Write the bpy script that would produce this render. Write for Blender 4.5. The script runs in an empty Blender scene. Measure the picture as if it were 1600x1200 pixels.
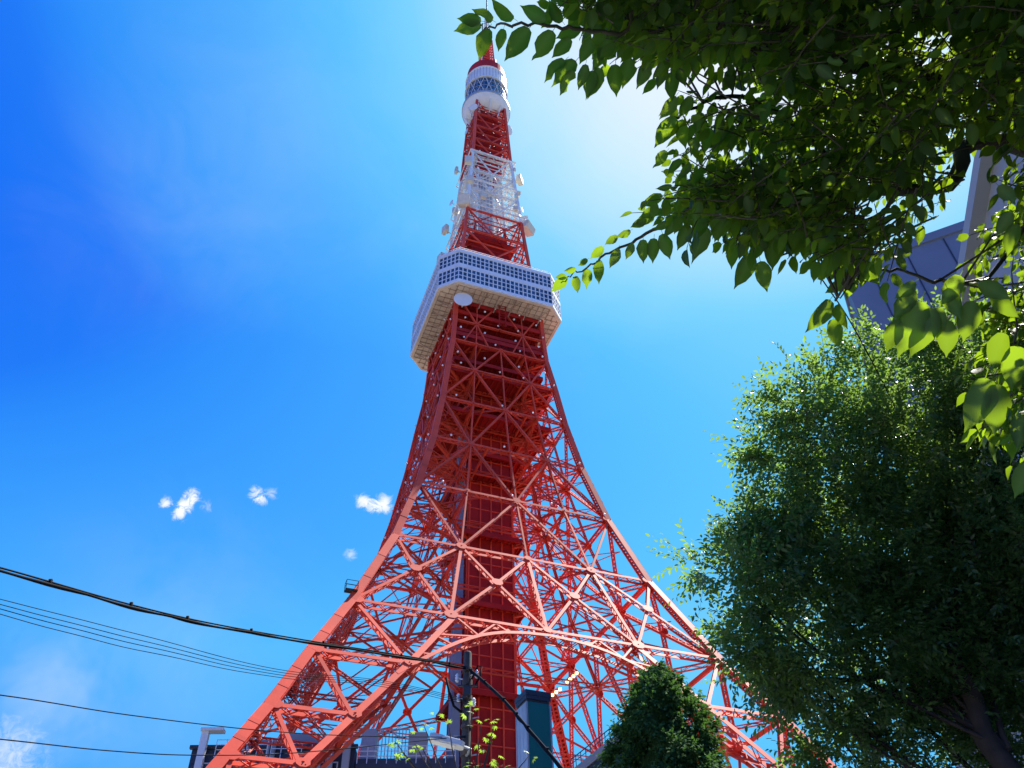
import bpy, math, random
import numpy as np
from mathutils import Vector, Matrix, Quaternion, kdtree

# ---------------------------------------------------------------- camera, world, sun, exposure
R = math.radians
sc = bpy.context.scene
COL = sc.collection
CAMZ, CAMD = -2.237, 140.454
YAW, PIT, ROL, FPX = 0.0438, 0.7499, 0.0231, 1357.44
PSI = 0.3290
GZ = CAMZ - 1.6                                   # street level
def cam_axes():
    def rows(v):                                  # world vector -> camera (right, forward, up)
        x, y, z = v
        c, s = math.cos(YAW), math.sin(YAW); x, y = c*x - s*y, s*x + c*y
        c, s = math.cos(PIT), math.sin(PIT); y, z = c*y + s*z, -s*y + c*z
        c, s = math.cos(ROL), math.sin(ROL); x, z = c*x - s*z, s*x + c*z
        return x, y, z
    M = np.array([rows((1,0,0)), rows((0,1,0)), rows((0,0,1))]).T
    return Vector(M[0]), Vector(M[1]), Vector(M[2])
RIGHT, FWD, UP = cam_axes()
CAM = Vector((0, -CAMD, CAMZ))
cd = bpy.data.cameras.new('camera'); cam = bpy.data.objects.new('camera', cd); COL.objects.link(cam)
cd.sensor_width = 36; cd.lens = FPX/1600*36; cd.clip_start = 0.05; cd.clip_end = 9000
m3 = Matrix((RIGHT, UP, -FWD)).transposed()
cam.matrix_world = Matrix.Translation(CAM) @ m3.to_4x4()
sc.camera = cam

def ray(u, v):                                    # photograph pixel (1600x1200) -> world direction
    d = FWD + RIGHT*((u-800)/FPX) + UP*((600-v)/FPX)
    return d.normalized()
def at(u, v, dist): return CAM + ray(u, v)*dist
def at_h(u, v, hd):                               # at horizontal distance hd
    d = ray(u, v); return CAM + d*(hd/math.hypot(d.x, d.y))

SUN_EL, SUN_AZ = math.atan2(1, math.hypot(.58, .16)), math.atan2(.58, .16)                     # azimuth from the tower's back towards its right side
st = Vector((math.cos(SUN_EL)*math.sin(SUN_AZ), math.cos(SUN_EL)*math.cos(SUN_AZ), math.sin(SUN_EL)))
SUN = Matrix.Rotation(PSI, 3, 'Z') @ st
w = bpy.data.worlds.new("World"); sc.world = w; w.use_nodes = True
nt = w.node_tree; N = nt.nodes; L = nt.links
bg = N['Background']; bg.inputs['Strength'].default_value = 0.10
sky = N.new('ShaderNodeTexSky'); sky.sky_type = 'NISHITA'; sky.sun_disc = False
sky.sun_elevation = SUN_EL; sky.sun_rotation = math.atan2(SUN.x, SUN.y)
sky.air_density = 1.0; sky.dust_density = 0.3; sky.ozone_density = 3.0
hs = N.new('ShaderNodeHueSaturation'); hs.inputs['Saturation'].default_value = 1.45; hs.inputs['Value'].default_value = 1.0
L.new(sky.outputs[0], hs.inputs['Color'])
tc = N.new('ShaderNodeTexCoord')
def mth(op, a, b=None, c=None):
    n = N.new('ShaderNodeMath'); n.operation = op
    for i, x in enumerate((a, b, c)):
        if x is None: continue
        if isinstance(x, (int, float)): n.inputs[i].default_value = x
        else: L.new(x, n.inputs[i])
    return n.outputs[0]
nz = N.new('ShaderNodeTexNoise'); nz.inputs['Scale'].default_value = 6; nz.inputs['Detail'].default_value = 4; nz.inputs['Roughness'].default_value = .62
nz.inputs['Distortion'].default_value = .6
L.new(tc.outputs['Generated'], nz.inputs['Vector'])
nc = N.new('ShaderNodeTexNoise'); nc.inputs['Scale'].default_value = 85; nc.inputs['Detail'].default_value = 7; nc.inputs['Roughness'].default_value = .72
nc.inputs['Distortion'].default_value = .9
L.new(tc.outputs['Generated'], nc.inputs['Vector'])
# small cumulus wisps and thin veils, each placed by its direction in the sky
def cloud(u, v, rad, lo, hi, amount, noise):
    d = ray(u, v)
    vm = N.new('ShaderNodeVectorMath'); vm.operation = 'DISTANCE'
    L.new(tc.outputs['Generated'], vm.inputs[0]); vm.inputs[1].default_value = d
    f = N.new('ShaderNodeMapRange'); f.interpolation_type = 'SMOOTHSTEP'
    f.inputs['From Min'].default_value = rad; f.inputs['From Max'].default_value = 0
    L.new(vm.outputs['Value'], f.inputs['Value'])
    g = mth('ADD', mth('MULTIPLY', f.outputs[0], .45), noise.outputs['Fac'])
    r = N.new('ShaderNodeMapRange'); r.interpolation_type = 'SMOOTHSTEP'
    r.inputs['From Min'].default_value = lo; r.inputs['From Max'].default_value = hi; r.inputs['To Max'].default_value = amount
    L.new(g, r.inputs['Value'])
    return mth('MULTIPLY', r.outputs[0], f.outputs[0])
tot = None
for a in [(301, 774, 0.0175, 0.67, .98, .95, nc), (291, 787, 0.0175, 0.65, .95, 1.0, nc), (281, 801, 0.0175, 0.65, .95, 1.0, nc), (259, 787, 0.0149, 0.69, 1.0, .9, nc), (322, 792, .018, .72, 1.15, .4, nc),
          (399, 771, 0.0182, 0.69, 1.0, .8, nc), (409, 780, 0.0169, 0.69, 1.0, .8, nc), (424, 771, .018, .72, 1.1, .5, nc), (566, 782, 0.0195, 0.67, 1.0, .9, nc), (580, 790, 0.0182, 0.69, 1.0, .8, nc), (599, 788, 0.0221, 0.65, .95, 1.0, nc),
          (548, 866, .014, .66, 1.05, .55, nc), (10, 1190, .07, .62, 1.1, .55, nc), (90, 1090, .13, .60, 1.15, .22, nz), (420, 200, .30, .42, 1.15, .07, nz), (1000, 170, .26, .5, 1.2, .12, nz), (250, 330, .26, .5, 1.2, .05, nz),
          (230, 1010, .28, .5, 1.1, .10, nz), (850, 350, .3, .5, 1.1, .08, nz)]:
    c = cloud(*a); tot = c if tot is None else mth('ADD', tot, c)
tot = mth('MINIMUM', tot, 1.0)
def lin(c): return tuple((x/255/12.92 if x <= 10 else ((x/255+.055)/1.055)**2.4)/.2144 for x in c)
dt = N.new('ShaderNodeVectorMath'); dt.operation = 'DOT_PRODUCT'; L.new(tc.outputs['Generated'], dt.inputs[0]); dt.inputs[1].default_value = ray(1180, -60)     # centre of the bright thin veil beside the sun
sx = N.new('ShaderNodeSeparateXYZ'); L.new(tc.outputs['Generated'], sx.inputs[0])
zz_ = mth('MINIMUM', mth('DIVIDE', mth('MAXIMUM', sx.outputs['Z'], 0.0), .70), 1.0)
hh_ = mth('MINIMUM', mth('SUBTRACT', 1.0, mth('POWER', zz_, 2.6)), .72)       # the air brightens towards the horizon
dd_ = mth('ADD', dt.outputs['Value'], mth('MULTIPLY', mth('SUBTRACT', 1.0, dt.outputs['Value']), hh_))
ramp = N.new('ShaderNodeValToRGB'); L.new(dd_, ramp.inputs['Fac'])
stops = [(.30, (24, 104, 243)), (.695, (28, 113, 251)), (.745, (36, 122, 253)), (.78, (50, 146, 257)), (.82, (63, 162, 258)), (.865, (74, 176, 259)), (.911, (96, 201, 260)), (.938, (130, 219, 261)), (.953, (168, 230, 262)), (.966, (192, 240, 263)), (.980, (222, 247, 264)), (.996, (252, 257, 267))]
el = ramp.color_ramp.elements
while len(el) < len(stops): el.new(.5)
for e_, (p_, c_) in zip(el, stops): e_.position = p_; e_.color = (*[x/6.5 for x in lin(c_)], 1)
sc6 = N.new('ShaderNodeVectorMath'); sc6.operation = 'SCALE'; L.new(ramp.outputs['Color'], sc6.inputs[0]); sc6.inputs['Scale'].default_value = 6.5
m2 = N.new('ShaderNodeMix'); m2.data_type = 'RGBA'; m2.inputs[0].default_value = .88; L.new(hs.outputs[0], m2.inputs[6]); L.new(sc6.outputs[0], m2.inputs[7])
mx = N.new('ShaderNodeMix'); mx.data_type = 'RGBA'
L.new(tot, mx.inputs[0]); L.new(m2.outputs[2], mx.inputs[6]); mx.inputs[7].default_value = (4.8, 4.95, 5.1, 1)
L.new(mx.outputs[2], bg.inputs['Color'])
sl = bpy.data.lights.new('sun', 'SUN'); sl.energy = 5.0; sl.angle = R(.53); sl.color = (1, .95, .86)
so = bpy.data.objects.new('sun', sl); COL.objects.link(so); so.location = (0, 0, 400)
so.rotation_euler = (-SUN).to_track_quat('-Z', 'Y').to_euler()
sc.view_settings.view_transform = 'Standard'; sc.view_settings.look = 'None'; sc.view_settings.gamma = 1
sc.view_settings.use_curve_mapping = False
sc.view_settings.exposure = 1.1
sc.render.engine = 'CYCLES'
sc.cycles.max_bounces = 6; sc.cycles.transparent_max_bounces = 8

# ---------------------------------------------------------------- helpers
rng = np.random.default_rng(7); rnd = random.Random(5)
def mat(name, col, rough=.6, var=.12, scale=3.0, metal=0, spec=.5, bump=0, bscale=20, dirt=None, coat=0):
    m = bpy.data.materials.new(name); m.use_nodes = True
    n = m.node_tree.nodes; l = m.node_tree.links; b = n['Principled BSDF']
    b.inputs['Roughness'].default_value = rough; b.inputs['Metallic'].default_value = metal
    b.inputs['Specular IOR Level'].default_value = spec
    b.inputs['Coat Weight'].default_value = coat
    t = n.new('ShaderNodeTexCoord')
    nx = n.new('ShaderNodeTexNoise'); nx.inputs['Scale'].default_value = scale; nx.inputs['Detail'].default_value = 5
    l.new(t.outputs['Object'], nx.inputs['Vector'])
    cr = n.new('ShaderNodeValToRGB'); e = cr.color_ramp.elements
    lo = [max(0, c*(1-var)) for c in col]; hi = [min(1, c*(1+var)) for c in col]
    e[0].position = .3; e[1].position = .7; e[0].color = (*lo, 1); e[1].color = (*hi, 1)
    l.new(nx.outputs['Fac'], cr.inputs['Fac']); out = cr.outputs['Color']
    if dirt:
        n2 = n.new('ShaderNodeTexNoise'); n2.inputs['Scale'].default_value = scale*.35; n2.inputs['Detail'].default_value = 8; n2.inputs['Roughness'].default_value = .7
        l.new(t.outputs['Object'], n2.inputs['Vector'])
        r2 = n.new('ShaderNodeMapRange'); r2.inputs['From Min'].default_value = .52; r2.inputs['From Max'].default_value = .75; r2.inputs['To Max'].default_value = .55
        l.new(n2.outputs['Fac'], r2.inputs['Value'])
        mm = n.new('ShaderNodeMix'); mm.data_type = 'RGBA'; l.new(r2.outputs[0], mm.inputs[0]); l.new(out, mm.inputs[6]); mm.inputs[7].default_value = (*dirt, 1)
        out = mm.outputs[2]
    oi = n.new('ShaderNodeObjectInfo'); mr = n.new('ShaderNodeMapRange'); mr.inputs['To Min'].default_value = 1-var*1.1; mr.inputs['To Max'].default_value = 1+var*.9
    l.new(oi.outputs['Random'], mr.inputs['Value']); vs = n.new('ShaderNodeVectorMath'); vs.operation = 'SCALE'; l.new(out, vs.inputs[0]); l.new(mr.outputs[0], vs.inputs['Scale']); out = vs.outputs[0]
    l.new(out, b.inputs['Base Color'])
    if bump:
        n3 = n.new('ShaderNodeTexNoise'); n3.inputs['Scale'].default_value = bscale; n3.inputs['Detail'].default_value = 4
        l.new(t.outputs['Object'], n3.inputs['Vector'])
        bp = n.new('ShaderNodeBump'); bp.inputs['Strength'].default_value = bump; l.new(n3.outputs['Fac'], bp.inputs['Height']); l.new(bp.outputs[0], b.inputs['Normal'])
    return m
M = {}
M['red'] = mat('red_paint', (.73, .074, .034), .55, .12, .35, dirt=(.46, .045, .030), spec=.25)
M['redshade'] = mat('red_paint_shaded', (.42, .020, .016), .6, .18, .3, dirt=(.26, .016, .016), spec=.15)  # darker copy of the red paint, with interior shade put into its colour
M['white'] = mat('white_paint', (.80, .80, .78), .4, .05, .5, dirt=(.6, .6, .58))
M['cream'] = mat('cream_enclosure', (.72, .66, .54), .5, .07, 1.5)
M['soffit'] = mat('soffit_panel', (.74, .60, .46), .7, .12, .5, dirt=(.48, .36, .26))
M['rib'] = mat('soffit_rib', (.36, .25, .18), .7, .3, .5)
M['alu'] = mat('aluminium_mullion', (.74, .77, .82), .35, .05, .6)
M['glass'] = mat('dark_glass', (.03, .075, .13), .06, .5, .7, spec=.9)
M['steel'] = mat('galvanised_steel', (.40, .43, .46), .45, .1, 2, metal=.3)
M['bluegrey'] = mat('blue_grey_duct', (.20, .26, .34), .5, .12, .3)
M['dark'] = mat('dark_steel', (.05, .055, .06), .5, .2, 2)
M['lampw'] = mat('floodlight_white', (.9, .9, .88), .3, .02, 2)
M['concrete'] = mat('concrete', (.42, .41, .39), .85, .12, .6, bump=.2, dirt=(.25, .24, .23))
M['slab_grey'] = mat('grey_facade', (.33, .34, .36), .75, .06, .12, bump=.06, bscale=2, dirt=(.33, .35, .38))
M['blue_facade'] = mat('blue_grey_facade', (.17, .21, .29), .6, .10, .1, dirt=(.12, .15, .22))
M['louvre'] = mat('blue_louvre', (.25, .45, .70), .4, .1, .3)
M['navy'] = mat('dark_navy_cladding', (.035, .045, .07), .5, .2, .4)
M['teal'] = mat('teal_panel', (.016, .185, .165), .45, .12, .7, dirt=(.02, .12, .12), spec=.25)
M['timber'] = mat('weathered_pole', (.050, .044, .038), .9, .35, 6, bump=.5, bscale=14)
M['bark'] = mat('bark', (.055, .042, .032), .95, .3, 9, bump=.6, bscale=30)
M['twig'] = mat('green_twig', (.055, .05, .025), .8, .25, 9)
M['rust'] = mat('rusty_band', (.09, .07, .06), .7, .3, 6, metal=.2)
M['cable'] = mat('black_cable', (.012, .012, .014), .8, .3, 9, spec=.08)
M['ground'] = mat('ground', (.15, .145, .13), .95, .25, .08, bump=.2, bscale=2)
M['asphalt'] = mat('asphalt', (.055, .055, .057), .9, .2, 1.5, bump=.3, bscale=60)
M['paint'] = mat('road_paint', (.75, .75, .73), .7, .06, 3)
M['pave'] = mat('paving', (.32, .31, .29), .9, .12, 2, bump=.2)
def emat(name, col, s):
    m = bpy.data.materials.new(name); m.use_nodes = True; b = m.node_tree.nodes['Principled BSDF']
    b.inputs['Base Color'].default_value = (*col, 1); b.inputs['Emission Color'].default_value = (*col, 1); b.inputs['Emission Strength'].default_value = s
    return m
M['lamp_yellow'] = emat('lit_yellow_lamp', (1, .8, .35), 1.3)
def leafmat(name, dark, light, trans, tw=.45, rough=.38, spec=.5):
    m = bpy.data.materials.new(name); m.use_nodes = True
    n = m.node_tree.nodes; l = m.node_tree.links; b = n['Principled BSDF']; o = n['Material Output']
    a = n.new('ShaderNodeAttribute'); a.attribute_name = 'tone'
    oi = n.new('ShaderNodeObjectInfo')
    ad = n.new('ShaderNodeMath'); ad.operation = 'ADD'; l.new(a.outputs['Fac'], ad.inputs[0]); l.new(oi.outputs['Random'], ad.inputs[1])
    fr = n.new('ShaderNodeMath'); fr.operation = 'FRACT'; l.new(ad.outputs[0], fr.inputs[0])
    vn = n.new('ShaderNodeAttribute'); vn.attribute_name = 'vein'
    tcn = n.new('ShaderNodeTexCoord'); nn_ = n.new('ShaderNodeTexNoise'); nn_.inputs['Scale'].default_value = 9; nn_.inputs['Detail'].default_value = 4; l.new(tcn.outputs['Object'], nn_.inputs['Vector'])
    bp_ = n.new('ShaderNodeBump'); bp_.inputs['Strength'].default_value = .35; l.new(nn_.outputs['Fac'], bp_.inputs['Height']); l.new(bp_.outputs[0], b.inputs['Normal'])
    def veined(c):
        x = n.new('ShaderNodeMix'); x.data_type = 'RGBA'; l.new(vn.outputs['Fac'], x.inputs[0]); l.new(c, x.inputs[6]); x.inputs[7].default_value = (*[min(1, q*1.6+.02) for q in light], 1); return x.outputs[2]
    def mixc(c1, c2):
        x = n.new('ShaderNodeMix'); x.data_type = 'RGBA'; l.new(fr.outputs[0], x.inputs[0]); x.inputs[6].default_value = (*c1, 1); x.inputs[7].default_value = (*c2, 1); return x.outputs[2]
    l.new(veined(mixc(dark, light)), b.inputs['Base Color']); b.inputs['Roughness'].default_value = rough; b.inputs['Specular IOR Level'].default_value = spec
    t = n.new('ShaderNodeBsdfTranslucent'); l.new(mixc(trans, [min(1, c*1.35) for c in trans]), t.inputs['Color'])
    ms = n.new('ShaderNodeMixShader'); ms.inputs[0].default_value = tw
    l.new(b.outputs[0], ms.inputs[1]); l.new(t.outputs[0], ms.inputs[2]); l.new(ms.outputs[0], o.inputs['Surface'])
    return m
M['leaf'] = leafmat('broad_leaf', (.012, .034, .010), (.030, .070, .012), (.28, .44, .012), .42, .5, .28)
M['leaf2'] = leafmat('small_leaf', (.032, .080, .028), (.09, .16, .045), (.23, .38, .055), .45, .34)
M['needle'] = leafmat('conifer_spray', (.045, .11, .035), (.10, .20, .055), (.09, .20, .03), .28, .85, .08)
M['leafy'] = leafmat('maple_leaf', (.10, .20, .02), (.22, .32, .03), (.35, .55, .05), .45)

class MB:                                         # collects geometry for ONE mesh object
    def __init__(s): s.v = []; s.f = []; s.mi = []; s.m = 0
    def poly(s, pts, flip=False):
        i = len(s.v); s.v += [tuple(p) for p in pts]; k = list(range(i, i+len(pts)))
        s.f.append(k[::-1] if flip else k); s.mi.append(s.m)
    def prism(s, base, vec):                      # base polygon extruded along vec
        i = len(s.v); n = len(base); vec = Vector(vec)
        s.v += [tuple(p) for p in base] + [tuple(Vector(p)+vec) for p in base]
        s.f.append(list(range(i, i+n))[::-1]); s.f.append(list(range(i+n, i+2*n)))
        for k in range(n): s.f.append([i+k, i+(k+1) % n, i+n+(k+1) % n, i+n+k])
        s.mi += [s.m]*(n+2)
    def bar(s, p, q, a, b, wa, wb):               # box along p-q, half sizes wa along a, wb along b
        i = len(s.v)
        for e in (p, q):
            for x, y in ((-1, -1), (1, -1), (1, 1), (-1, 1)): s.v.append(tuple(e + a*(x*wa) + b*(y*wb)))
        s.f += [[i, i+3, i+2, i+1], [i+4, i+5, i+6, i+7]] + [[i+k, i+(k+1) % 4, i+4+(k+1) % 4, i+4+k] for k in range(4)]
        s.mi += [s.m]*6
    def rod(s, p, q, r, up=None):
        p = Vector(p); q = Vector(q); d = (q-p)
        if d.length < 1e-6: return
        d.normalize(); u = Vector(up) if up else (Vector((0, 0, 1)) if abs(d.z) < .9 else Vector((1, 0, 0)))
        a = d.cross(u).normalized(); b = a.cross(d); s.bar(p, q, a, b, r, r)
    def box(s, c, h):
        c = Vector(c); s.bar(c-Vector((0, 0, h[2])), c+Vector((0, 0, h[2])), Vector((1, 0, 0)), Vector((0, 1, 0)), h[0], h[1])
    def tube(s, pts, rads, n=8, cap=True):
        pts = [Vector(p) for p in pts]; i0 = len(s.v)
        d0 = (pts[1]-pts[0]).normalized(); a = d0.orthogonal().normalized()
        for k, p in enumerate(pts):
            d = (pts[min(k+1, len(pts)-1)] - pts[max(k-1, 0)]).normalized()
            a = (a - d*a.dot(d)).normalized(); b = d.cross(a); r = rads[k] if hasattr(rads, '__len__') else rads
            for j in range(n):
                t = 2*math.pi*j/n; s.v.append(tuple(p + a*(math.cos(t)*r) + b*(math.sin(t)*r)))
        for k in range(len(pts)-1):
            for j in range(n):
                s.f.append([i0+k*n+j, i0+k*n+(j+1) % n, i0+(k+1)*n+(j+1) % n, i0+(k+1)*n+j]); s.mi.append(s.m)
        if cap:
            s.f.append(list(range(i0, i0+n))[::-1]); s.f.append(list(range(i0+(len(pts)-1)*n, i0+len(pts)*n))); s.mi += [s.m]*2
    def lathe(s, prof, c, n=40):                  # prof list of (r, z)
        i0 = len(s.v)
        for r, z in prof:
            for j in range(n):
                t = 2*math.pi*j/n; s.v.append((c[0]+r*math.cos(t), c[1]+r*math.sin(t), c[2]+z))
        for k in range(len(prof)-1):
            for j in range(n):
                s.f.append([i0+k*n+j, i0+k*n+(j+1) % n, i0+(k+1)*n+(j+1) % n, i0+(k+1)*n+j]); s.mi.append(s.m)
    def mesh(s, name, mats, smooth=False):
        me = bpy.data.meshes.new(name); me.from_pydata(s.v, [], s.f)
        for m in (mats if isinstance(mats, (list, tuple)) else [mats]): me.materials.append(m)
        if isinstance(mats, (list, tuple)): me.polygons.foreach_set('material_index', s.mi)
        if smooth: me.polygons.foreach_set('use_smooth', [True]*len(s.f))
        me.update(); return me
    def build(s, name, mats, parent=None, smooth=False, loc=None, mx=None):
        o = bpy.data.objects.new(name, s.mesh(name, mats, smooth)); COL.objects.link(o)
        if parent: o.parent = parent
        if loc: o.location = loc
        if mx: o.matrix_local = mx
        return o
def link(name, me, parent, mx=None):
    o = bpy.data.objects.new(name, me); COL.objects.link(o); o.parent = parent
    if mx is not None: o.matrix_local = mx
    return o
def tag(o, label=None, cat=None, group=None, kind=None):
    if label: o['label'] = label
    if cat: o['category'] = cat
    if group: o['group'] = group
    if kind: o['kind'] = kind
    return o
def empty(name, loc, rz=0):
    o = bpy.data.objects.new(name, None); COL.objects.link(o); o.location = loc; o.rotation_euler = (0, 0, rz); o.empty_display_size = .5; return o
V = Vector

# ---------------------------------------------------------------- ground
g = MB(); g.poly([(-4000, -4000, GZ-.15), (4000, -4000, GZ-.15), (4000, 4000, GZ-.15), (-4000, 4000, GZ-.15)])
tag(g.build('ground', M['ground']), kind='structure')
g = MB(); g.box((0, -CAMD+11, GZ-.135), (300, 4.0, .01)); tag(g.build('road', M['asphalt']), kind='structure')
g = MB()
for k in range(-18, 19): g.box((k*8, -CAMD+11, GZ-.119), (2, .07, .002))
tag(g.build('road_marking', M['paint']), kind='structure')
g = MB(); g.box((0, -CAMD+2.0, GZ-.07), (300, 4.9, .07)); g.box((0, -CAMD+17.9, GZ-.07), (300, 2.8, .07)); tag(g.build('pavement', M['pave']), kind='structure')

# ---------------------------------------------------------------- the tower (its own axes; z heights in metres)
T = empty('broadcast_tower', (0, 0, GZ), PSI)
tag(T, 'tall red and white lattice broadcasting tower with glazed observation deck and arched base', 'tower')
DZ = -GZ
LZ = [-3.84, 8, 20, 29.9, 37.0, 45.9, 56.0, 71.5, 85.4, 98.3, 110.1, 120.2, 129.1, 135.6, 142.6]
LW = [58.8, 52.7, 46.5, 41.4, 37.7, 33.6, 28.6, 22.1, 17.95, 15.1, 13.24, 12.1, 10.95, 10.6, 10.4]
def W(z): return float(np.interp(z, LZ, LW))
def FP(f, z, inset=0): wz = W(z); return V((f*wz, -wz+inset, z+DZ))
def Fn(z):
    s = (W(z-1)-W(z+1))/2; return V((0, -1, s)).normalized()
ROT = [Matrix.Rotation(k*math.pi/2, 4, 'Z') for k in range(4)]     # front, right, back, left
def lattice(mb, p, q, n, w, h, step=None, t=.05, lw=.07, both=True):
    """two flange plates with zigzag lacing between them; n = outward direction"""
    p = V(p); q = V(q); d = q-p; ln = d.length
    if ln < .3: return
    d /= ln; n = (n - d*n.dot(d)).normalized(); b = d.cross(n).normalized()
    mb.bar(p - n*t, q - n*t, b, n, w/2, t)
    mb.bar(p - n*(h-t), q - n*(h-t), b, n, w/2, t)
    step = step or h*1.1; k = max(2, int(ln/step))
    for sd in ((-1, 1) if both else (1,)):
        off = b*(sd*(w/2-.03))
        for i in range(k):
            a = p + d*(ln*i/k); c = p + d*(ln*(i+1)/k)
            e0, e1 = (-.08, -h+.08) if i % 2 else (-h+.08, -.08)
            mb.bar(a + n*e0 + off, c + n*e1 + off, b, (c-a+n*(e1-e0)).normalized().cross(b), .025, lw)
def size(z, a, b): return float(np.interp(z, [30, 56, 85, 130], [a, a*.95, (a+b)/2, b]))
cnt = {}
def place4(name, me, faces=(0, 1, 2, 3), par=None):
    for k in faces: link(name, me, T if par is None else par, ROT[k])

# corner leg chords
for i in range(len(LZ)-1):
    z0, z1 = LZ[i], LZ[i+1]; s = size((z0+z1)/2, 1.28, .9)
    if i >= 12: s = .85
    m = MB(); p = V((-LW[i], -LW[i], z0+DZ)); q = V((-LW[i+1], -LW[i+1], z1+DZ)); d = (q-p).normalized()
    t = .05; nf = Fn((z0+z1)/2); nl = V((nf.y, 0, nf.z))
    bf = d.cross(nf).normalized(); bf = bf if bf.x > 0 else -bf      # inward, in the plane of the front face
    bl = d.cross(nl).normalized(); bl = bl if bl.y > 0 else -bl
    m.bar(p + bf*s/2, q + bf*s/2, bf, nf, s/2, t)
    m.bar(p + bl*s/2 - nf*.002, q + bl*s/2 - nf*.002, bl, nl, s/2-t, t-.004)
    m.bar(p + bf*(s-.1) + bl*(s-.1), q + bf*(s-.1) + bl*(s-.1), bf, nf, .12, .12)
    ln = (q-p).length; k = max(3, int(ln/(s*.62)))
    for j in range(k):
        a = p + d*(ln*(j+.5)/k)
        m.bar(a + bf*(s-.06) + bl*.06, a + bf*(s-.06) + bl*(s-.1), d, bf, s*.13, .02)
        m.bar(a + bl*(s-.06) + bf*.06, a + bl*(s-.06) + bf*(s-.1), d, bl, s*.13, .02)
    m.bar(p + bf*(s-.05) + bl*.2, q + bf*(s-.05) + bl*.2, bf, bl, .03, .16)
    m.bar(p + bl*(s-.05) + bf*.2, q + bl*(s-.05) + bf*.2, bf, bl, .16, .03)
    place4('leg_chord', m.mesh('leg_chord', M['red']))
    # splice plates across the chord
    if i < 10:
        for fr in (.33, .66):
            m = MB(); a = p + (q-p)*fr; m.bar(a + bf*(s/2) + nf*.03 - d*.3, a + bf*(s/2) + nf*.03 + d*.3, bf, nf, s/2+.03, .045)
            place4('splice_plate', m.mesh('splice_plate', M['red']))

IN = {56.0: .48, 45.9: .62, 37.0: .735, 29.9: .80, 20: .87, 8: .93, -3.84: .97}   # inner leg chord, fraction of the half width
def face_member(name, a, b, w, h, z, faces=(0, 1, 2, 3), inset=.12):
    m = MB(); n = Fn(z); pa = FP(*a); pb = FP(*b); pa = pa - n*inset; pb = pb - n*inset
    lattice(m, pa, pb, n, w, h); place4(name, m.mesh(name, M['red']), faces)
def gusset(f, z, r, dirs=8):
    if abs(f) > .95: f = math.copysign(1-r*.95/W(z), f)
    r *= .66; n = Fn(z); c = FP(f, z) + n*.035; ax = V((1, 0, 0)); ay = n.cross(ax)*-1
    m = MB(); pts = []
    rr = [1, .78, .95, .78, 1, .78, .95, .78]
    for k in range(8):
        t = math.pi/8 + k*math.pi/4 * 1.0; pts.append(c + ax*(math.cos(t)*r*1.05) + ay*(math.sin(t)*r*.85))
    m.prism(pts, n*-.06)
    place4('gusset_plate', m.mesh('gusset_plate', M['red']))
rowz = [56.0, 71.5, 85.4, 98.3, 110.1, 120.2, 129.1, 135.6]
HB = lambda z: size(z, .56, .34); HD = lambda z: size(z, 1.15, .65)
DBW = lambda z: size(z, .42, .27); DBH = lambda z: size(z, .75, .45)
for z in rowz:
    big = z == 56.0
    for k in range(4):
        face_member('horizontal_beam', (-1+.5*k+.012, z), (-.5+.5*k-.012 if k < 3 else .988, z), HB(z), HD(z)*(.8 if z > 100 else 1), z)
for z in (45.9, 37.0, 29.9, 20):
    fi = IN[z]
    for sgn in (-1, 1): face_member('horizontal_beam', (sgn*.985, z), (sgn*fi, z), .6, 1.0, z)
# inner leg chords under the big horizontal
zs = [56.0, 45.9, 37.0, 29.9, 20, 8, -3.84]
for i in range(len(zs)-1):
    for sgn in (-1, 1):
        face_member('inner_leg_chord', (sgn*IN[zs[i]], zs[i]), (sgn*IN[zs[i+1]], zs[i+1]), 0.82, 1.25, (zs[i]+zs[i+1])/2, inset=.07)
        if i < 5: face_member('diagonal_brace', (sgn*.97, zs[i]), (sgn*IN[zs[i+1]]*1.01, zs[i+1]), .5, .8, (zs[i]+zs[i+1])/2, inset=.15)
    if i: gusset(-IN[zs[i]], zs[i], 1.15); gusset(IN[zs[i]], zs[i], 1.15)
# panel 56-71.5: four crosses with verticals
for k in range(4):
    a, b = -1+.5*k, -.5+.5*k; z0, z1 = 56.0, 71.5
    zc = 64.4; c = (a+b)/2*1.0
    for (f, zz) in ((a, z0), (b, z0), (a, z1), (b, z1)):
        face_member('diagonal_brace', (f*(.975 if abs(f) == 1 else 1), zz), (c, zc), .45, .75, zc, inset=.15)
    gusset(c, zc, 1.35)
for f in (-.5, 0, .5): face_member('vertical_post', (f, 56.3), (f, 71.2), .5, .75, 64, inset=.14)
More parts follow.
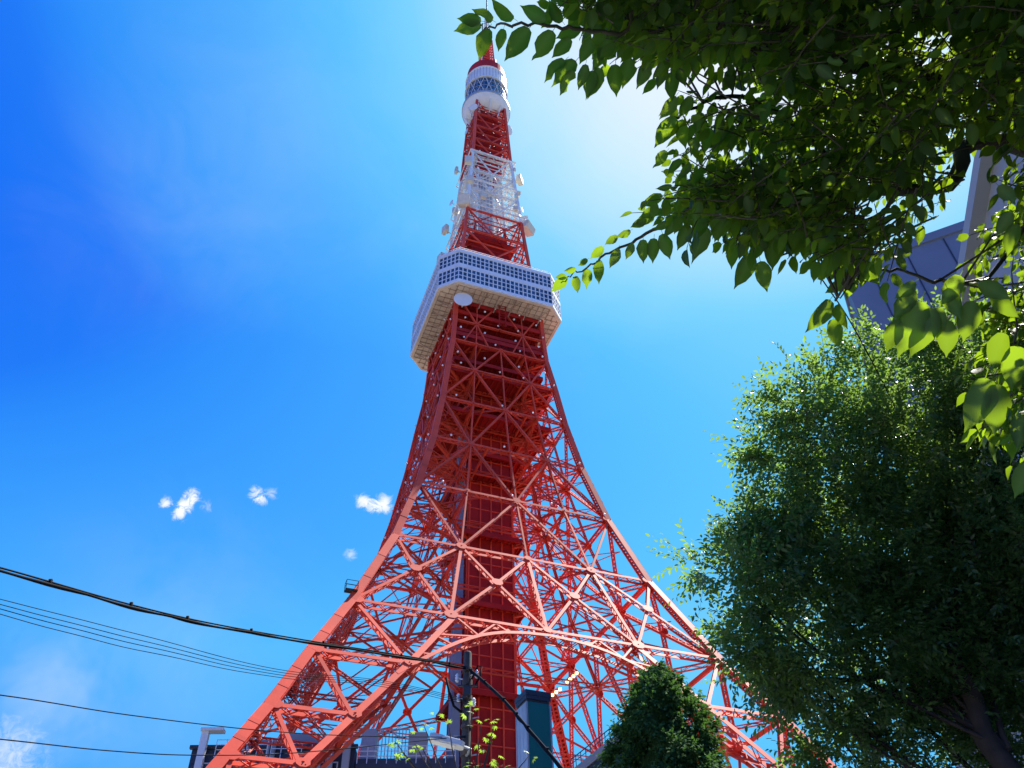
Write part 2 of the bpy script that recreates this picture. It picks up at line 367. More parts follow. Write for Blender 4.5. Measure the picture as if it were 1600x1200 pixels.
# zigzag panels above
for i in range(1, len(rowz)):
    z0 = rowz[i]; z1 = ([*rowz, 142.2])[i+1]
    up = i % 2 == 1 if i < 5 else (i in (5,))
    # row 71.5 nodes at +-.5 meet diagonals from 0, +-1 of the row above; alternate upwards
    if i in (1, 3, 5):   lo, hi = (-.5, -.5, .5, .5), (-1, 0, 0, 1)
    elif i in (2, 4):    lo, hi = (-1, 0, 0, 1), (-.5, -.5, .5, .5)
    else: lo, hi = (-1, -.5, 0, .5, 0, .5), (-.5, 0, -.5, 1, .5, 1)
    if i == 6: lo, hi = (-.75, -.25, .25, .75), (-.5, -.5, .5, .5)
    if i == 7: lo, hi = (-.5, -.5, .5, .5), (-.85, -.1, .1, .85)
    for a, b in zip(lo, hi):
        face_member('diagonal_brace', (a*(.98 if abs(a) == 1 else 1), z0), (b*(.98 if abs(b) == 1 else 1), z1), DBW(z0), DBH(z0), (z0+z1)/2, inset=.15)
    for f in ((-.5, 0, .5) if i < 6 else (-.5, .5)):
        face_member('vertical_post', (f, z0+.3), (f, z1-.3), DBW(z0)*.75, DBH(z0)*.8, (z0+z1)/2, inset=.16)
for i, z in enumerate(rowz):
    r = size(z, 1.4, .55)
    for f in (-.5, 0, .5): gusset(f, z, r*(1.15 if (i in (0, 1, 3, 5) and f) or (i in (2, 4) and not f) else .8))
    gusset(-.985, z, r*1.0); gusset(.985, z, r*1.0)
for z in (45.9, 37.0, 29.9): gusset(-.985, z, 1.3); gusset(.985, z, 1.3)
# deep girder bands near the deck
for z in (131.4, 138.6, 142.0): 
    m = MB(); n = Fn(z); lattice(m, FP(-.97, z)-n*.25, FP(.97, z)-n*.25, n, 1.1, 1.2, .9); place4('girder_band', m.mesh('girder_band', M['redshade']))

# the big arch on each face
AX = [0, 4, 7.5, 10.8, 13.5, 15.9, 18.4, 20.6, 22.6]; AZ = [55.0, 54.7, 54.0, 52.7, 51.1, 49.4, 47.4, 45.6, 43.9]
def arch(x): return float(np.interp(abs(x), AX, AZ))
xs = np.linspace(-22.6, 22.6, 27)
def fp(x, z, ins=0): return V((x, -W(z), z+DZ)) - Fn(z)*ins
for i in range(26):
    m = MB(); n = Fn(50); lattice(m, fp(xs[i], arch(xs[i]), .05), fp(xs[i+1], arch(xs[i+1]), .05), n, .55, 1.5, .8)
    me = m.mesh('arch_segment', M['red']); place4('arch_segment', me)
def web(x0, z0, x1, z1):
    m = MB(); lattice(m, fp(x0, z0, .18), fp(x1, z1, .18), Fn(52), .28, .45); place4('arch_web', m.mesh('arch_web', M['red']))
for s in (-1, 1):
    web(s*13.3, 55.6, s*10.8, 52.9); web(s*10.8, 52.9, s*7.8, 55.8); web(s*7.8, 55.8, s*6.0, 54.4)
    web(s*17, 51.8, s*11, 52.6); web(s*17, 51.6, s*14.7, 50.3); web(s*2.2, 55.8, s*2.2, 55.0)
    web(s*19.6, 48, s*17.6, 48.0)

# ---- inner structure
def lat2(mb, p, q, w=.4, h=.5, n=V((0, 0, 1))):
    w *= .86; h *= .86
    d = (V(q)-V(p)).normalized()
    if abs(d.dot(n)) > .95: n = V((1, 0, 0))
    lattice(mb, p, q, n, w, h, max(1.6, h*2.2), .045, .035)
P3 = lambda x, y, z: V((x, y, z+DZ))
CH = 4.35                                          # half size of the lift core
for i, z in enumerate([29.9, 37.0, 45.9, 56.0, 71.5, 85.4, 98.3, 110.1, 120.2, 129.1]):
    m = MB(); wz = W(z); low = z < 56
    if low:
        fi = IN[z]*wz
        for sx in (-1, 1):
            for sy in (-1, 1):                    # the fourth chord of each leg and its ties
                c = P3(sx*fi, sy*fi, z)
                lat2(m, c, P3(sx*fi, sy*wz, z), .5, .8); lat2(m, c, P3(sx*wz, sy*fi, z), .5, .8)
                lat2(m, P3(sx*wz, sy*wz, z), c, .35, .6)
                zb = {29.9: 20, 37.0: 29.9, 45.9: 37.0}[z]; wb = W(zb); fb = IN[zb]*wb
                lat2(m, c, P3(sx*fb, sy*fb, zb), 1.1, 1.1, V((sx, 0, 0)))
                lat2(m, P3(sx*fi, sy*wz, z), P3(sx*fb, sy*fb, zb), .4, .5); lat2(m, P3(sx*wz, sy*fi, z), P3(sx*fb, sy*fb, zb), .4, .5)
                m.rod(P3(sx*fi, sy*fi, z), P3(sx*fb, sy*wb, zb), .14); m.rod(P3(sx*fi, sy*fi, z), P3(sx*wb, sy*fb, zb), .14)
    else:
        for s in (-1, 1):
            for t in (-1, 1):
                lat2(m, P3(s*wz, t*wz, z), P3(s*CH, t*CH, z), .5, .9)
                if z > 90: lat2(m, P3(s*.5*wz, t*wz, z), P3(s*CH, t*CH, z), .4, .8); lat2(m, P3(s*wz, t*.5*wz, z), P3(s*CH, t*CH, z), .4, .8)
                if z > 90: m.rod(P3(0, t*wz, z), P3(s*wz, t*.5*wz, z), .14); m.rod(P3(s*wz, 0, z), P3(s*.5*wz, t*wz, z), .14)
            lat2(m, P3(s*.5*wz, -wz, z), P3(s*.5*wz, wz, z), .4, 1.0); lat2(m, P3(-wz, s*.5*wz, z), P3(wz, s*.5*wz, z), .4, 1.0)
            if z > 90: lat2(m, P3(-wz, s*CH, z), P3(wz, s*CH, z), .35, .8); lat2(m, P3(s*CH, -wz, z), P3(s*CH, wz, z), .35, .8)
        if z < 129:
            z1 = {56.0: 71.5, 71.5: 85.4, 85.4: 98.3, 98.3: 110.1, 110.1: 120.2, 120.2: 129.1}[z]; w1 = W(z1); zm = (z+z1)/2; wm = W(zm)
            for s in (-1, 1):                     # inner vertical planes on the quarter lines
                for t in (-1, 1):
                    lat2(m, P3(s*.5*wz, t*wz*.98, z), P3(s*.5*wm, t*.2*wm, zm), .3, .45, V((s, 0, 0))); lat2(m, P3(s*.5*wm, t*.2*wm, zm), P3(s*.5*w1, t*w1*.98, z1), .3, .45, V((s, 0, 0)))
                    lat2(m, P3(s*wz*.98, t*.5*wz, z), P3(s*.2*wm, t*.5*wm, zm), .3, .45, V((0, t, 0))); lat2(m, P3(s*.2*wm, t*.5*wm, zm), P3(s*w1*.98, t*.5*w1, z1), .3, .45, V((0, t, 0)))
                    lat2(m, P3(s*.5*wz, t*.5*wz, z), P3(s*.5*w1, t*.5*w1, z1), .5, .5, V((s, 0, 0)))
                    m.rod(P3(s*wz, t*.5*wz, z), P3(s*w1*.5, t*w1*.5, z1), .1); m.rod(P3(s*wz*.5, t*wz, z), P3(s*w1*.5, t*w1*.5, z1), .1)
                    m.rod(P3(s*wz*.97, t*wz*.97, z), P3(s*CH, t*CH, z1), .1)
            for t in (-1, 1):
                for k in range(1 if z < 85 else 2):                # light inner horizontals
                    zz = z+(z1-z)*(k+.5)/(1 if z < 85 else 2); ww = W(zz)*.93
                    for s in (-1, 1): m.rod(P3(-ww*s, t*ww, zz), P3(-ww*s*.35, t*ww*.6, zz), .055); m.rod(P3(t*ww, -ww*s, zz), P3(t*ww*.6, -ww*s*.35, zz), .055)
    tag(m.build('inner_bracing', M['red'], T), kind='stuff')
# lift core clad in red panels, with ledges
m = MB(); z = -3.84
m.bar(P3(0, 0, -3.84), P3(0, 0, 142), V((1, 0, 0)), V((0, 1, 0)), CH, CH)
m.build('elevator_shaft', M['redshade'], T)
m = MB()
for k in range(48):
    z = 2+k*2.9
    for s in (-1, 1): m.bar(P3(-CH, s*(CH+.08), z), P3(CH, s*(CH+.08), z), V((0, 1, 0)), V((0, 0, 1)), .08, .1); m.bar(P3(s*(CH+.08), -CH, z), P3(s*(CH+.08), CH, z), V((1, 0, 0)), V((0, 0, 1)), .08, .1)
for k in range(-2, 3):
    for s in (-1, 1):
        m.bar(P3(k*2.1, s*(CH+.13), 0), P3(k*2.1, s*(CH+.13), 142), V((1, 0, 0)), V((0, 1, 0)), .12, .13); m.bar(P3(s*(CH+.13), k*2.1, 0), P3(s*(CH+.13), k*2.1, 142), V((1, 0, 0)), V((0, 1, 0)), .13, .12)
tag(m.build('shaft_framing', M['red'], T), kind='stuff')
for z, h in ((56, 6.0), (71.5, 6.0), (85.4, 6.2), (98.3, 6.8), (104, 6.0), (110.1, 10.5), (115.2, 7.5), (120.2, 11.0), (124.6, 9.8), (129.1, 10.2), (133.2, 10.0), (138.5, 10.2), (141.6, 10.3)):
    m = MB(); m.box((0, 0, z+.2+DZ), (h, h, .12))
    k = -h+.4
    while k < h: m.bar(P3(k, -h, z-.12), P3(k, h, z-.12), V((1, 0, 0)), V((0, 0, 1)), .07, .2); k += 1.15
    for s in (-1, 1): m.bar(P3(-h, s*h, z-.05), P3(h, s*h, z-.05), V((0, 1, 0)), V((0, 0, 1)), .1, .45); m.bar(P3(s*h, -h, z-.05), P3(s*h, h, z-.05), V((1, 0, 0)), V((0, 0, 1)), .1, .45)
    m.build('platform', M['redshade'], T)
m = MB(); m.bar(P3(-5.75, -3.4, 20), P3(-5.75, -3.4, 112), V((1, 0, 0)), V((0, 1, 0)), .72, .8); 
for k in range(30): m.bar(P3(-5.75, -3.4, 22+k*3), P3(-5.75, -3.4, 22.14+k*3), V((1, 0, 0)), V((0, 1, 0)), .76, .84)
m.build('service_duct', M['bluegrey'], T)
# stair flights zigzagging beside the core
m = MB()
for k in range(34):
    z = 22+k*2.6; a, b = (-4, 4) if k % 2 else (4, -4)
    for yy in (5.6, 6.6): m.rod(P3(a, yy, z), P3(b, yy, z+2.6), .07); m.rod(P3(a, yy, z+1.1), P3(b, yy, z+3.7), .04)
tag(m.build('stair_flight', M['red'], T), kind='stuff')

# ---- main observation deck

DW, DC, ZB, ZT = 14.7, 3.58, 143.0, 153.7
def octo(W_, C_, z): a = W_-C_; return [P3(-a, -W_, z), P3(a, -W_, z), P3(W_, -a, z), P3(W_, a, z), P3(a, W_, z), P3(-a, W_, z), P3(-W_, a, z), P3(-W_, -a, z)]
def oprism(z0, z1, off, name, mt, holes=None):
    m = MB(); c = DC*(DW+off)/DW; m.prism(octo(DW+off, c, z0), (0, 0, z1-z0)); return m.build(name, mt, T)

DK = oprism(ZB, ZT, -.25, 'observation_deck', M['alu'])
def dpart(z0, z1, off, name, mt):
    m = MB(); c = DC*(DW+off)/DW; m.prism(octo(DW+off, c, z0), (0, 0, z1-z0)); return m.build(name, mt, DK)
dpart(ZB-.12, ZB+.72, .05, 'sill_band', M['alu']); dpart(148.05, 149.1, .04, 'middle_band', M['alu']); dpart(153.2, 153.95, .08, 'roof_band', M['alu'])
dpart(ZB-.4, ZB-.13, -.15, 'soffit', M['soffit'])
def window_mesh(wd, ht):
    m = MB(); m.m = 0
    nr = 3; fw = .085
    m.m = 1
    for r in range(nr):
        z0 = ht*r/nr+.1; z1 = ht*(r+1)/nr-.1
        m.bar(V((0, .06, z0)), V((0, .06, z1)), V((1, 0, 0)), V((0, 1, 0)), wd/2-fw, .03)
    m.m = 0
    for s in (-1, 1): m.bar(V((s*(wd/2-.06), 0, 0)), V((s*(wd/2-.06), 0, ht)), V((1, 0, 0)), V((0, 1, 0)), .055, .11)
    for r in range(nr+1): 
        zz = min(max(ht*r/nr, .09), ht-.09); m.bar(V((-wd/2+.12, 0, zz)), V((wd/2-.12, 0, zz)), V((0, 1, 0)), V((0, 0, 1)), .07, .09)
    return m.mesh('window', [M['alu'], M['glass']])
wm1 = window_mesh(1.01, 4.3); wm2 = window_mesh(1.01, 4.05)
oc = octo(DW, DC, 0)
for e in range(8):
    a, b = oc[e], oc[(e+1) % 8]; ln = (b-a).length; n = 22 if ln > 10 else 5; d = (b-a)/ln; nn = V((d.y, -d.x, 0))
    mx = Matrix((d, -nn, V((0, 0, 1)))).transposed().to_4x4()
    for k in range(n):
        pos = a + d*(ln*(k+.5)/n) - nn*.10
        sx = Matrix.Diagonal((ln/n/1.01, 1, 1, 1))
        for zz, wm in ((143.74, wm1), (149.12, wm2)):
            o = link('window', wm, DK, Matrix.Translation(V((pos.x, pos.y, zz+DZ))) @ mx @ sx)
# soffit ribs and stained joists
m = MB()
for k in np.arange(-13.5, 13.6, 1.35):
    for s in (-1, 1):
        lim = DW-.7 if abs(k) < DW-DC-.4 else DW-.7-(abs(k)-(DW-DC-.4))
        m.bar(P3(k, s*10.6, ZB-.46), P3(k, s*lim, ZB-.46), V((1, 0, 0)), V((0, 0, 1)), .04, .06); m.bar(P3(s*10.6, k, ZB-.46), P3(s*lim, k, ZB-.46), V((0, 1, 0)), V((0, 0, 1)), .04, .06)
for k in np.arange(11.2, 14.2, 1.35):
    for s in (-1, 1): m.bar(P3(-DW+DC+.2, s*k, ZB-.44), P3(DW-DC-.2, s*k, ZB-.44), V((0, 1, 0)), V((0, 0, 1)), .035, .04); m.bar(P3(s*k, -DW+DC+.2, ZB-.44), P3(s*k, DW-DC-.2, ZB-.44), V((1, 0, 0)), V((0, 0, 1)), .035, .04)
tag(m.build('soffit_rib', M['rib'], DK), kind='stuff')
m = MB()
for t in (-8.5, -5, -1.5, 2, 5.5, 9):
    for s in (-1, 1):
        m.rod(P3(t, s*10.4, ZB-2.4), P3(t+.3, s*13.9, ZB-.6), .09); m.rod(P3(s*10.4, t, ZB-2.4), P3(s*13.9, t+.3, ZB-.6), .09)
        m.rod(P3(t, s*10.4, ZB-.7), P3(t+1.7, s*13.9, ZB-.62), .05); m.rod(P3(s*10.4, t, ZB-.7), P3(s*13.9, t+1.7, ZB-.62), .05)
m.build('support_strut', M['rib'], DK)
dpart(ZT+.25, ZT+.8, -1.2, 'roof', M['steel'])
m = MB()
for e in range(8):
    a, b = oc[e]*.985, oc[(e+1) % 8]*.985; a.z = b.z = 0; n = 10 if (b-a).length > 10 else 3
    for zz in (154.5, 155.0): m.rod(a+V((0, 0, zz+DZ)), b+V((0, 0, zz+DZ)), .04)
    for k in range(n): p = a.lerp(b, k/n); m.rod(p+V((0, 0, 153.9+DZ)), p+V((0, 0, 155+DZ)), .04)
tag(m.build('roof_railing', M['white'], DK), kind='stuff')
# maintenance gantry on the front face under the deck
m = MB()
for s in (-1, 1): m.rod(P3(.3+s*.75, -11.3, 136), P3(.3+s*.75, -11.3, 142.6), .12)
for k in range(9): m.rod(P3(-.45, -11.3, 136+k*.8), P3(1.05, -11.3, 136.4+k*.8), .05); m.rod(P3(-.45, -11.3, 136.2+k*.8), P3(1.05, -11.3, 136.2+k*.8), .05)
m.build('ladder_cage', M['redshade'], T)

# ---- upper shaft
def WU(z): return float(np.interp(z, [153, 178, 210, 243, 250], [9.1, 7.5, 5.6, 4.4, 4.2]))
def redz(z): return not (181 < z < 211)
uz = [153.9, 163, 172, 181.5, 191.5, 201.5, 211.5, 219, 226.5, 234, 241.5]
for i in range(len(uz)-1):
    z0, z1 = uz[i], uz[i+1]; w0, w1 = WU(z0), WU(z1); mt = M['red'] if redz((z0+z1)/2) else M['white']
    m = MB(); m.bar(P3(-w0, -w0, z0), P3(-w1, -w1, z1), V((1, 0, 0)), V((0, 1, 0)), .34, .34); place4('leg_chord', m.mesh('leg_chord', mt))
    m = MB(); lattice(m, P3(-w1, -w1, z1), P3(w1, -w1, z1), V((0, -1, 0)), .35, .5, .9); place4('horizontal_beam', m.mesh('horizontal_beam', mt))
    m = MB(); n = V((0, -1, .05))
    lattice(m, P3(0, -w0-.05, z0), P3(-w1, -w1-.05, z1), n, .30, .34, .9); place4('upper_brace', m.mesh('upper_brace', mt))
    m = MB(); lattice(m, P3(0, -w0-.05, z0), P3(w1, -w1-.05, z1), n, .30, .34, .9); place4('upper_brace', m.mesh('upper_brace', mt))
    m = MB(); wm_ = (w0+w1)/2; lattice(m, P3(-wm_, -wm_+.1, (z0+z1)/2), P3(wm_, -wm_+.1, (z0+z1)/2), V((0, -1, 0)), .2, .3, .9); place4('upper_tie', m.mesh('upper_tie', mt))
    m = MB()                                      # dense inner lattice, ladders, feeder cables
    q = .55
    for s in (-1, 1):
        for t in (-1, 1):
            m.rod(P3(s*w0*q, t*w0*q, z0), P3(s*w1*q, t*w1*q, z1), .16); m.rod(P3(s*w0, t*w0, z0), P3(s*w1*q, t*w1*q, z1), .08); m.rod(P3(s*w0*q, t*w0*q, z0), P3(s*w1*q, -t*w1*q, z1), .09); m.rod(P3(s*w0*q, t*w0*q, z0), P3(-s*w1*q, t*w1*q, z1), .09)
            m.rod(P3(s*w1*q, t*w1*q, z1), P3(s*w1, t*w1, z1), .1); m.rod(P3(s*w1, 0, z1), P3(0, t*w1, z1), .1)
    ii = 5 if redz((z0+z1)/2) else 9
    for k in range(ii):
        f = -.5 + k/(ii-1)
        for s in (-1, 1): m.rod(P3(f*w0*1.1, s*w0*.5, z0), P3(f*w1*1.1, s*w1*.5, z1), .07); m.rod(P3(s*w0*.5, f*w0*1.1, z0), P3(s*w1*.5, f*w1*1.1, z1), .07)
    for k in range(5):
        zz = z0+(z1-z0)*k/5; ww = WU(zz)*.97
        for s in (-1, 1): m.rod(P3(-ww, s*ww*.9, zz), P3(ww, s*ww*.9, zz), .07); m.rod(P3(s*ww*.9, -ww, zz), P3(s*ww*.9, ww, zz), .07)
    if redz(z1): m.box((0, 0, z1+DZ), (w1*.8, w1*.8, .1))
    tag(m.build('inner_bracing', M['redshade'] if mt == M['red'] else mt, T), kind='stuff')  # red inner lattice takes the darker copy, shade painted in
for z0, z1, q in ((153.9, 177, .58), (207, 242, .62)):
    m = MB(); a, b = WU(z0)*q, WU(z1)*q
    base = [P3(-a, -a, z0), P3(a, -a, z0), P3(a, a, z0), P3(-a, a, z0)]; top = [P3(-b, -b, z1), P3(b, -b, z1), P3(b, b, z1), P3(-b, b, z1)]
    i = 0; m.v = [tuple(p) for p in base+top]; m.f = [[3, 2, 1, 0], [4, 5, 6, 7]]+[[k, (k+1) % 4, 4+(k+1) % 4, 4+k] for k in range(4)]; m.mi = [0]*6
    m.build('upper_shaft', M['redshade'], T)
m = MB(); m.bar(P3(0, 0, 176), P3(0, 0, 207), V((1, 0, 0)), V((0, 1, 0)), 1.5, 1.5); m.build('upper_shaft', M['steel'], T)

# ---- top deck and mast
m = MB(); m.lathe([(3.0, 239.5), (5.6, 240.6), (7.0, 242.6), (7.35, 243.6)], (0, 0, DZ)); m.build('deck_bowl', M['white'], T, True)
m = MB(); m.lathe([(7.35, 243.6), (7.55, 243.7), (7.55, 244.7), (7.3, 244.9), (6.6, 245.0)], (0, 0, DZ)); m.build('rim_ring', M['steel'], T)
m = MB(); m.lathe([(6.3, 245.0), (6.3, 254.6)], (0, 0, DZ), 36); m.build('glazing', M['glass'], T)
m = MB()
for k in range(36):
    t = 2*math.pi*(k+.5)/36; c = V((math.cos(t), math.sin(t), 0)); m.bar(c*6.36+P3(0, 0, 245), c*6.36+P3(0, 0, 254.6), c, c.cross(V((0, 0, 1))), .07, .06)
for zz in (247.4, 249.8, 252.2): m.lathe([(6.34, zz-.08), (6.46, zz-.08), (6.46, zz+.08), (6.34, zz+.08)], (0, 0, DZ))
m.build('glazing_frame', M['steel'], T)
m = MB()
for k in range(16):
    t = 2*math.pi*k/16; t2 = 2*math.pi*(k+1)/16; c = V((math.cos(t), math.sin(t), 0)); c2 = V((math.cos(t2), math.sin(t2), 0))
    m.rod(c*6.7+P3(0, 0, 245), c2*6.7+P3(0, 0, 254.8), .07); m.rod(c2*6.7+P3(0, 0, 245), c*6.7+P3(0, 0, 254.8), .07)
tag(m.build('outer_lattice', M['white'], T), kind='stuff')
m = MB(); m.lathe([(6.3, 254.6), (6.85, 254.6), (6.85, 255.1), (6.55, 255.2), (6.5, 261.0), (6.75, 261.1), (6.75, 261.6), (6.0, 261.7)], (0, 0, DZ)); m.build('upper_ring', M['white'], T)
m = MB()
for k in range(40):
    t = 2*math.pi*k/40; c = V((math.cos(t), math.sin(t), 0)); m.bar(c*6.58+P3(0, 0, 255.3), c*6.56+P3(0, 0, 261), c, c.cross(V((0, 0, 1))), .04, .05)
m.build('ring_mullion', M['steel'], T)
m = MB(); m.lathe([(6.2, 261.7), (6.2, 266.6), (5.7, 267.4), (2.4, 268.6), (2.4, 268.7), (.1, 268.7)], (0, 0, DZ)); m.build('red_roof_drum', M['redshade'], T)
for z0, z1, a, b, mt in ((268, 291, 2.3, 1.5, M['red']), (291, 304, .85, .75, M['white']), (304, 316, .55, .5, M['white'])):
    m = MB(); n = int((z1-z0)/1.9)
    for k in range(n):
        za, zb = z0+(z1-z0)*k/n, z0+(z1-z0)*(k+1)/n; wa, wb = a+(b-a)*k/n, a+(b-a)*(k+1)/n
        for (s, t) in ((-1, -1), (1, -1), (1, 1), (-1, 1)):
            m.rod(P3(s*wa, t*wa, za), P3(s*wb, t*wb, zb), .15 if a > 1 else .09); m.rod(P3(s*wa, t*wa, za), P3(-t*wb, s*wb, zb), .09 if a > 1 else .05); m.rod(P3(s*wb, t*wb, zb), P3(-t*wb, s*wb, zb), .08 if a > 1 else .05)
    m.build('mast_section', mt, T)
m = MB(); m.bar(P3(0, 0, 268), P3(0, 0, 290), V((1, 0, 0)), V((0, 1, 0)), .9, .9); m.build('mast_core', M['redshade'], T)
m = MB(); m.tube([P3(0, 0, 290), P3(0, 0, 340)], [.28, .2], 8); m.build('mast_tip', M['dark'], T)
m = MB()
for (x, y) in ((-2.9, -2.9), (2.9, -2.9), (2.9, 2.9), (-2.9, 2.9)): m.tube([P3(x, y, 266), P3(x*.8, y*.8, 276)], .22, 6)
m.build('whip_antenna', M['white'], T)
# cluster of struts between shaft and bowl
m = MB()
for k in range(10):
    t = 2*math.pi*k/10+.2; c = V((math.cos(t), math.sin(t), 0)); m.rod(c*4.6+P3(0, 0, 236.5), c*6.3+P3(0, 0, 241.6), .14); m.rod(c*4.6+P3(0, 0, 241.5), c*5.2+P3(0, 0, 236.5), .1)
m.build('bowl_strut', M['white'], T)

# ---- antennas fixed to the upper shaft: (x, y, z, half width, height, kind)
def horn(x, y, z, w, h, rz, tilt=0):
    m = MB(); m.box((0, 0, 0), (w, w*.55, h/2)); m.box((0, -w*.58, 0), (w*.86, .04, h/2*.86)); m.box((0, w*.8, -h*.1), (w*.25, w*.3, h*.2))
    m.tube([V((0, w*.5, 0)), V((0, w*2.0, -.2))], .12, 6)
    o = m.build('horn_antenna', M['cream'], T); o.matrix_local = Matrix.Translation(P3(x, y, z)) @ Matrix.Rotation(rz, 4, 'Z') @ Matrix.Rotation(tilt, 4, 'X')
    return o
def dish(x, y, z, r, rz, tilt=0, mt='white'):
    m = MB(); m.lathe([(.05, .22*r), (r*.6, .16*r), (r, 0), (r, -.08*r), (r*.95, -.09*r), (.05, -.12*r)], (0, 0, 0), 24)
    m.tube([V((0, 0, .3*r)), V((0, 0, 1.1*r))], .1, 6)
    o = m.build('dish_antenna', M[mt], T); o.matrix_local = Matrix.Translation(P3(x, y, z)) @ Matrix.Rotation(rz, 4, 'Z') @ Matrix.Rotation(math.pi/2+tilt, 4, 'X') @ Matrix.Rotation(math.pi, 4, 'X')
    return o
horn(-7.3, -6.6, 204, .95, 3.0, -.3); horn(-6.8, -7.4, 194, .9, 2.6, -.2); horn(-8.4, -7.9, 183, 1.5, 3.2, -.5, .3)
horn(-8.8, -.5, 207, .6, 2.4, -1.5); horn(-10.6, 1.0, 181, .9, 2.6, -1.2); horn(-11.2, 1.5, 169.5, 1.0, 2.6, -1.3); horn(-11.6, .5, 159, 1.3, 2.9, -1.3, .2)
horn(8.4, -4.8, 205, 1.2, 2.2, .9); horn(9.6, -4.6, 186, 1.3, 2.8, 1.2); horn(9.4, -6.6, 181, 1.9, 2.2, .7, .35); horn(-3.5, -8.6, 186.5, .8, 2.0, 0)
horn(6.0, 7, 195, 1.0, 2.4, 2.2); horn(-6, 8, 200, 1.0, 2.4, -2.6)
dish(6.0, -4.0, 231, 1.5, .7, .4); dish(-5.6, -4.9, 236, 1.3, -.6, .2); dish(-6.4, -1, 228, 1.0, -1.4); dish(-9.6, 0, 192, .9, -1.3)
dish(-9.2, -12.4, 140.0, 2.05, -.2, .0); dish(8.3, -6.2, 189, .7, .9)
for k in range(26):
    zz = rnd.uniform(180, 212); f = rnd.choice((0, 0, 1, 3)); ww = WU(zz)+.5; q = ROT[f] @ P3(rnd.uniform(-1.05, 1.05)*ww, -ww, zz)
    a_ = [0, math.pi/2, math.pi, -math.pi/2][f]+rnd.uniform(-.5, .5)
    if k % 2: horn(q.x, q.y, zz, rnd.uniform(.3, .6), rnd.uniform(.8, 1.8), a_)
    else: dish(q.x, q.y, zz, rnd.uniform(.35, .75), a_, rnd.uniform(-.1, .3))
# big soffit boards in the white zone, brackets round the shaft
for z in (182.5, 195, 210):
    m = MB(); w0 = WU(z)+1.0
    for s in (-1, 1): m.rod(P3(-w0, s*w0, z), P3(w0, s*w0, z), .14); m.rod(P3(s*w0, -w0, z), P3(s*w0, w0, z), .14); m.rod(P3(s*w0, -w0, z), P3(s*WU(z), -WU(z), z-2), .1); m.rod(P3(s*w0, w0, z), P3(s*WU(z), WU(z), z-2), .1)
    m.build('antenna_bracket', M['white'], T)

# ---- floodlights
fm = MB(); fm.lathe([(.0, .42), (.30, .30), (.42, 0), (.30, -.30), (.0, -.42)], (0, 0, 0), 10); fme = fm.mesh('floodlight', M['lampw'], True)
def flood(p, s=1.0):
    s *= .62; link('floodlight', fme, T, Matrix.Translation(p) @ Matrix.Diagonal((s, s, s, 1)))
for z in (85.4, 98.3, 110.1, 120.2, 129.1, 135.6, 141):
    for k, f in enumerate((-.78, -.1, .4, .9)):
        for r in (0, 3, 1): flood(ROT[r] @ (FP(f+.05*rnd.uniform(-1, 1), z) + V((0, -.4, .5))), .8)
for z in (124, 132.5, 139.5):
    for f in (-.85, -.35, .3, .8): flood(ROT[0] @ (FP(f, z)+V((0, -.5, 0))), .9)
for z in np.arange(156, 241, 4.6):
    for k in range(3): 
        f = rnd.uniform(-.9, .9); ww = WU(z); r = rnd.choice((0, 0, 1, 3)); flood(ROT[r] @ P3(f*ww, -ww-.4, z+rnd.uniform(-1, 1)), .72)
ym = MB(); ym.lathe([(.0, .5), (.5, .35), (.6, 0), (.5, -.35), (.0, -.5)], (0, 0, 0), 10); yme = ym.mesh('lit_lamp', M['lamp_yellow'], True)
# inspection cage on the near left leg
m = MB(); c = P3(-W(57.5)-.9, -W(57.5)-.2, 57.2)
c = c+V((.6, 0, 0))
for dx in (-.8, .8):
    for dy in (-.6, .6): m.rod(c+V((dx, dy, 0)), c+V((dx, dy, 1.3)), .03)
for zz in (0, .65, 1.3):
    for dy in (-.6, .6): m.rod(c+V((-.8, dy, zz)), c+V((.8, dy, zz)), .03)
    for dx in (-.8, .8): m.rod(c+V((dx, -.6, zz)), c+V((dx, .6, zz)), .03)
m.box(c, (.8, .6, .03)); m.build('inspection_cage', M['dark'], T)

#@@PART2
# ================================================================ buildings
def world_box(name, mt, lab, cat, c, h, rz):
    e = empty(name, c, rz); tag(e, lab, cat); return e
# tall blue-grey block far behind the leaves: its far-left vertical edge and its long side seen at an angle
pA = at_h(1345, 500, 75); pA.z = GZ
ddir = V((math.sin(R(62)), math.cos(R(62))*-1, 0))            # its side runs towards the viewer on the right
A_ = empty('tall_block', pA, 0); tag(A_, 'tall blue grey high rise with louvred bands glimpsed behind the leaves', 'building')
AH = 78
def blk(m, a0, a1, d0, d1, z0, z1):
    dn = V((-ddir.y, ddir.x, 0)); m.prism([ddir*a0+dn*d0+V((0, 0, z0)), ddir*a1+dn*d0+V((0, 0, z0)), ddir*a1+dn*d1+V((0, 0, z0)), ddir*a0+dn*d1+V((0, 0, z0))], (0, 0, z1-z0))
m = MB(); blk(m, 0, 34, 0, 22, 0, AH); m.build('wall', M['blue_facade'], A_)
m = MB(); blk(m, -.25, 34.2, -.25, 22.2, AH+.01, AH+1.2); m.build('parapet', M['blue_facade'], A_)
for k in range(12):
    m = MB(); blk(m, -.05, 34.05, -.06, -.003, 4+k*5.6, 4.12+k*5.6); m.build('floor_joint', M['navy'], A_)
for k in range(8):
    m = MB(); a0 = 3+k*4; blk(m, a0, a0+.14, -.08, -.004, .1, AH-.2); m.build('panel_joint', M['navy'], A_)
for i in range(2):
    for k in range(34):
        m = MB(); a0 = 8+k*.75; blk(m, a0, a0+.34, -.5, -.09, 56.5-i*18, 64-i*18); o = m.build('louvre', M['louvre'], A_)
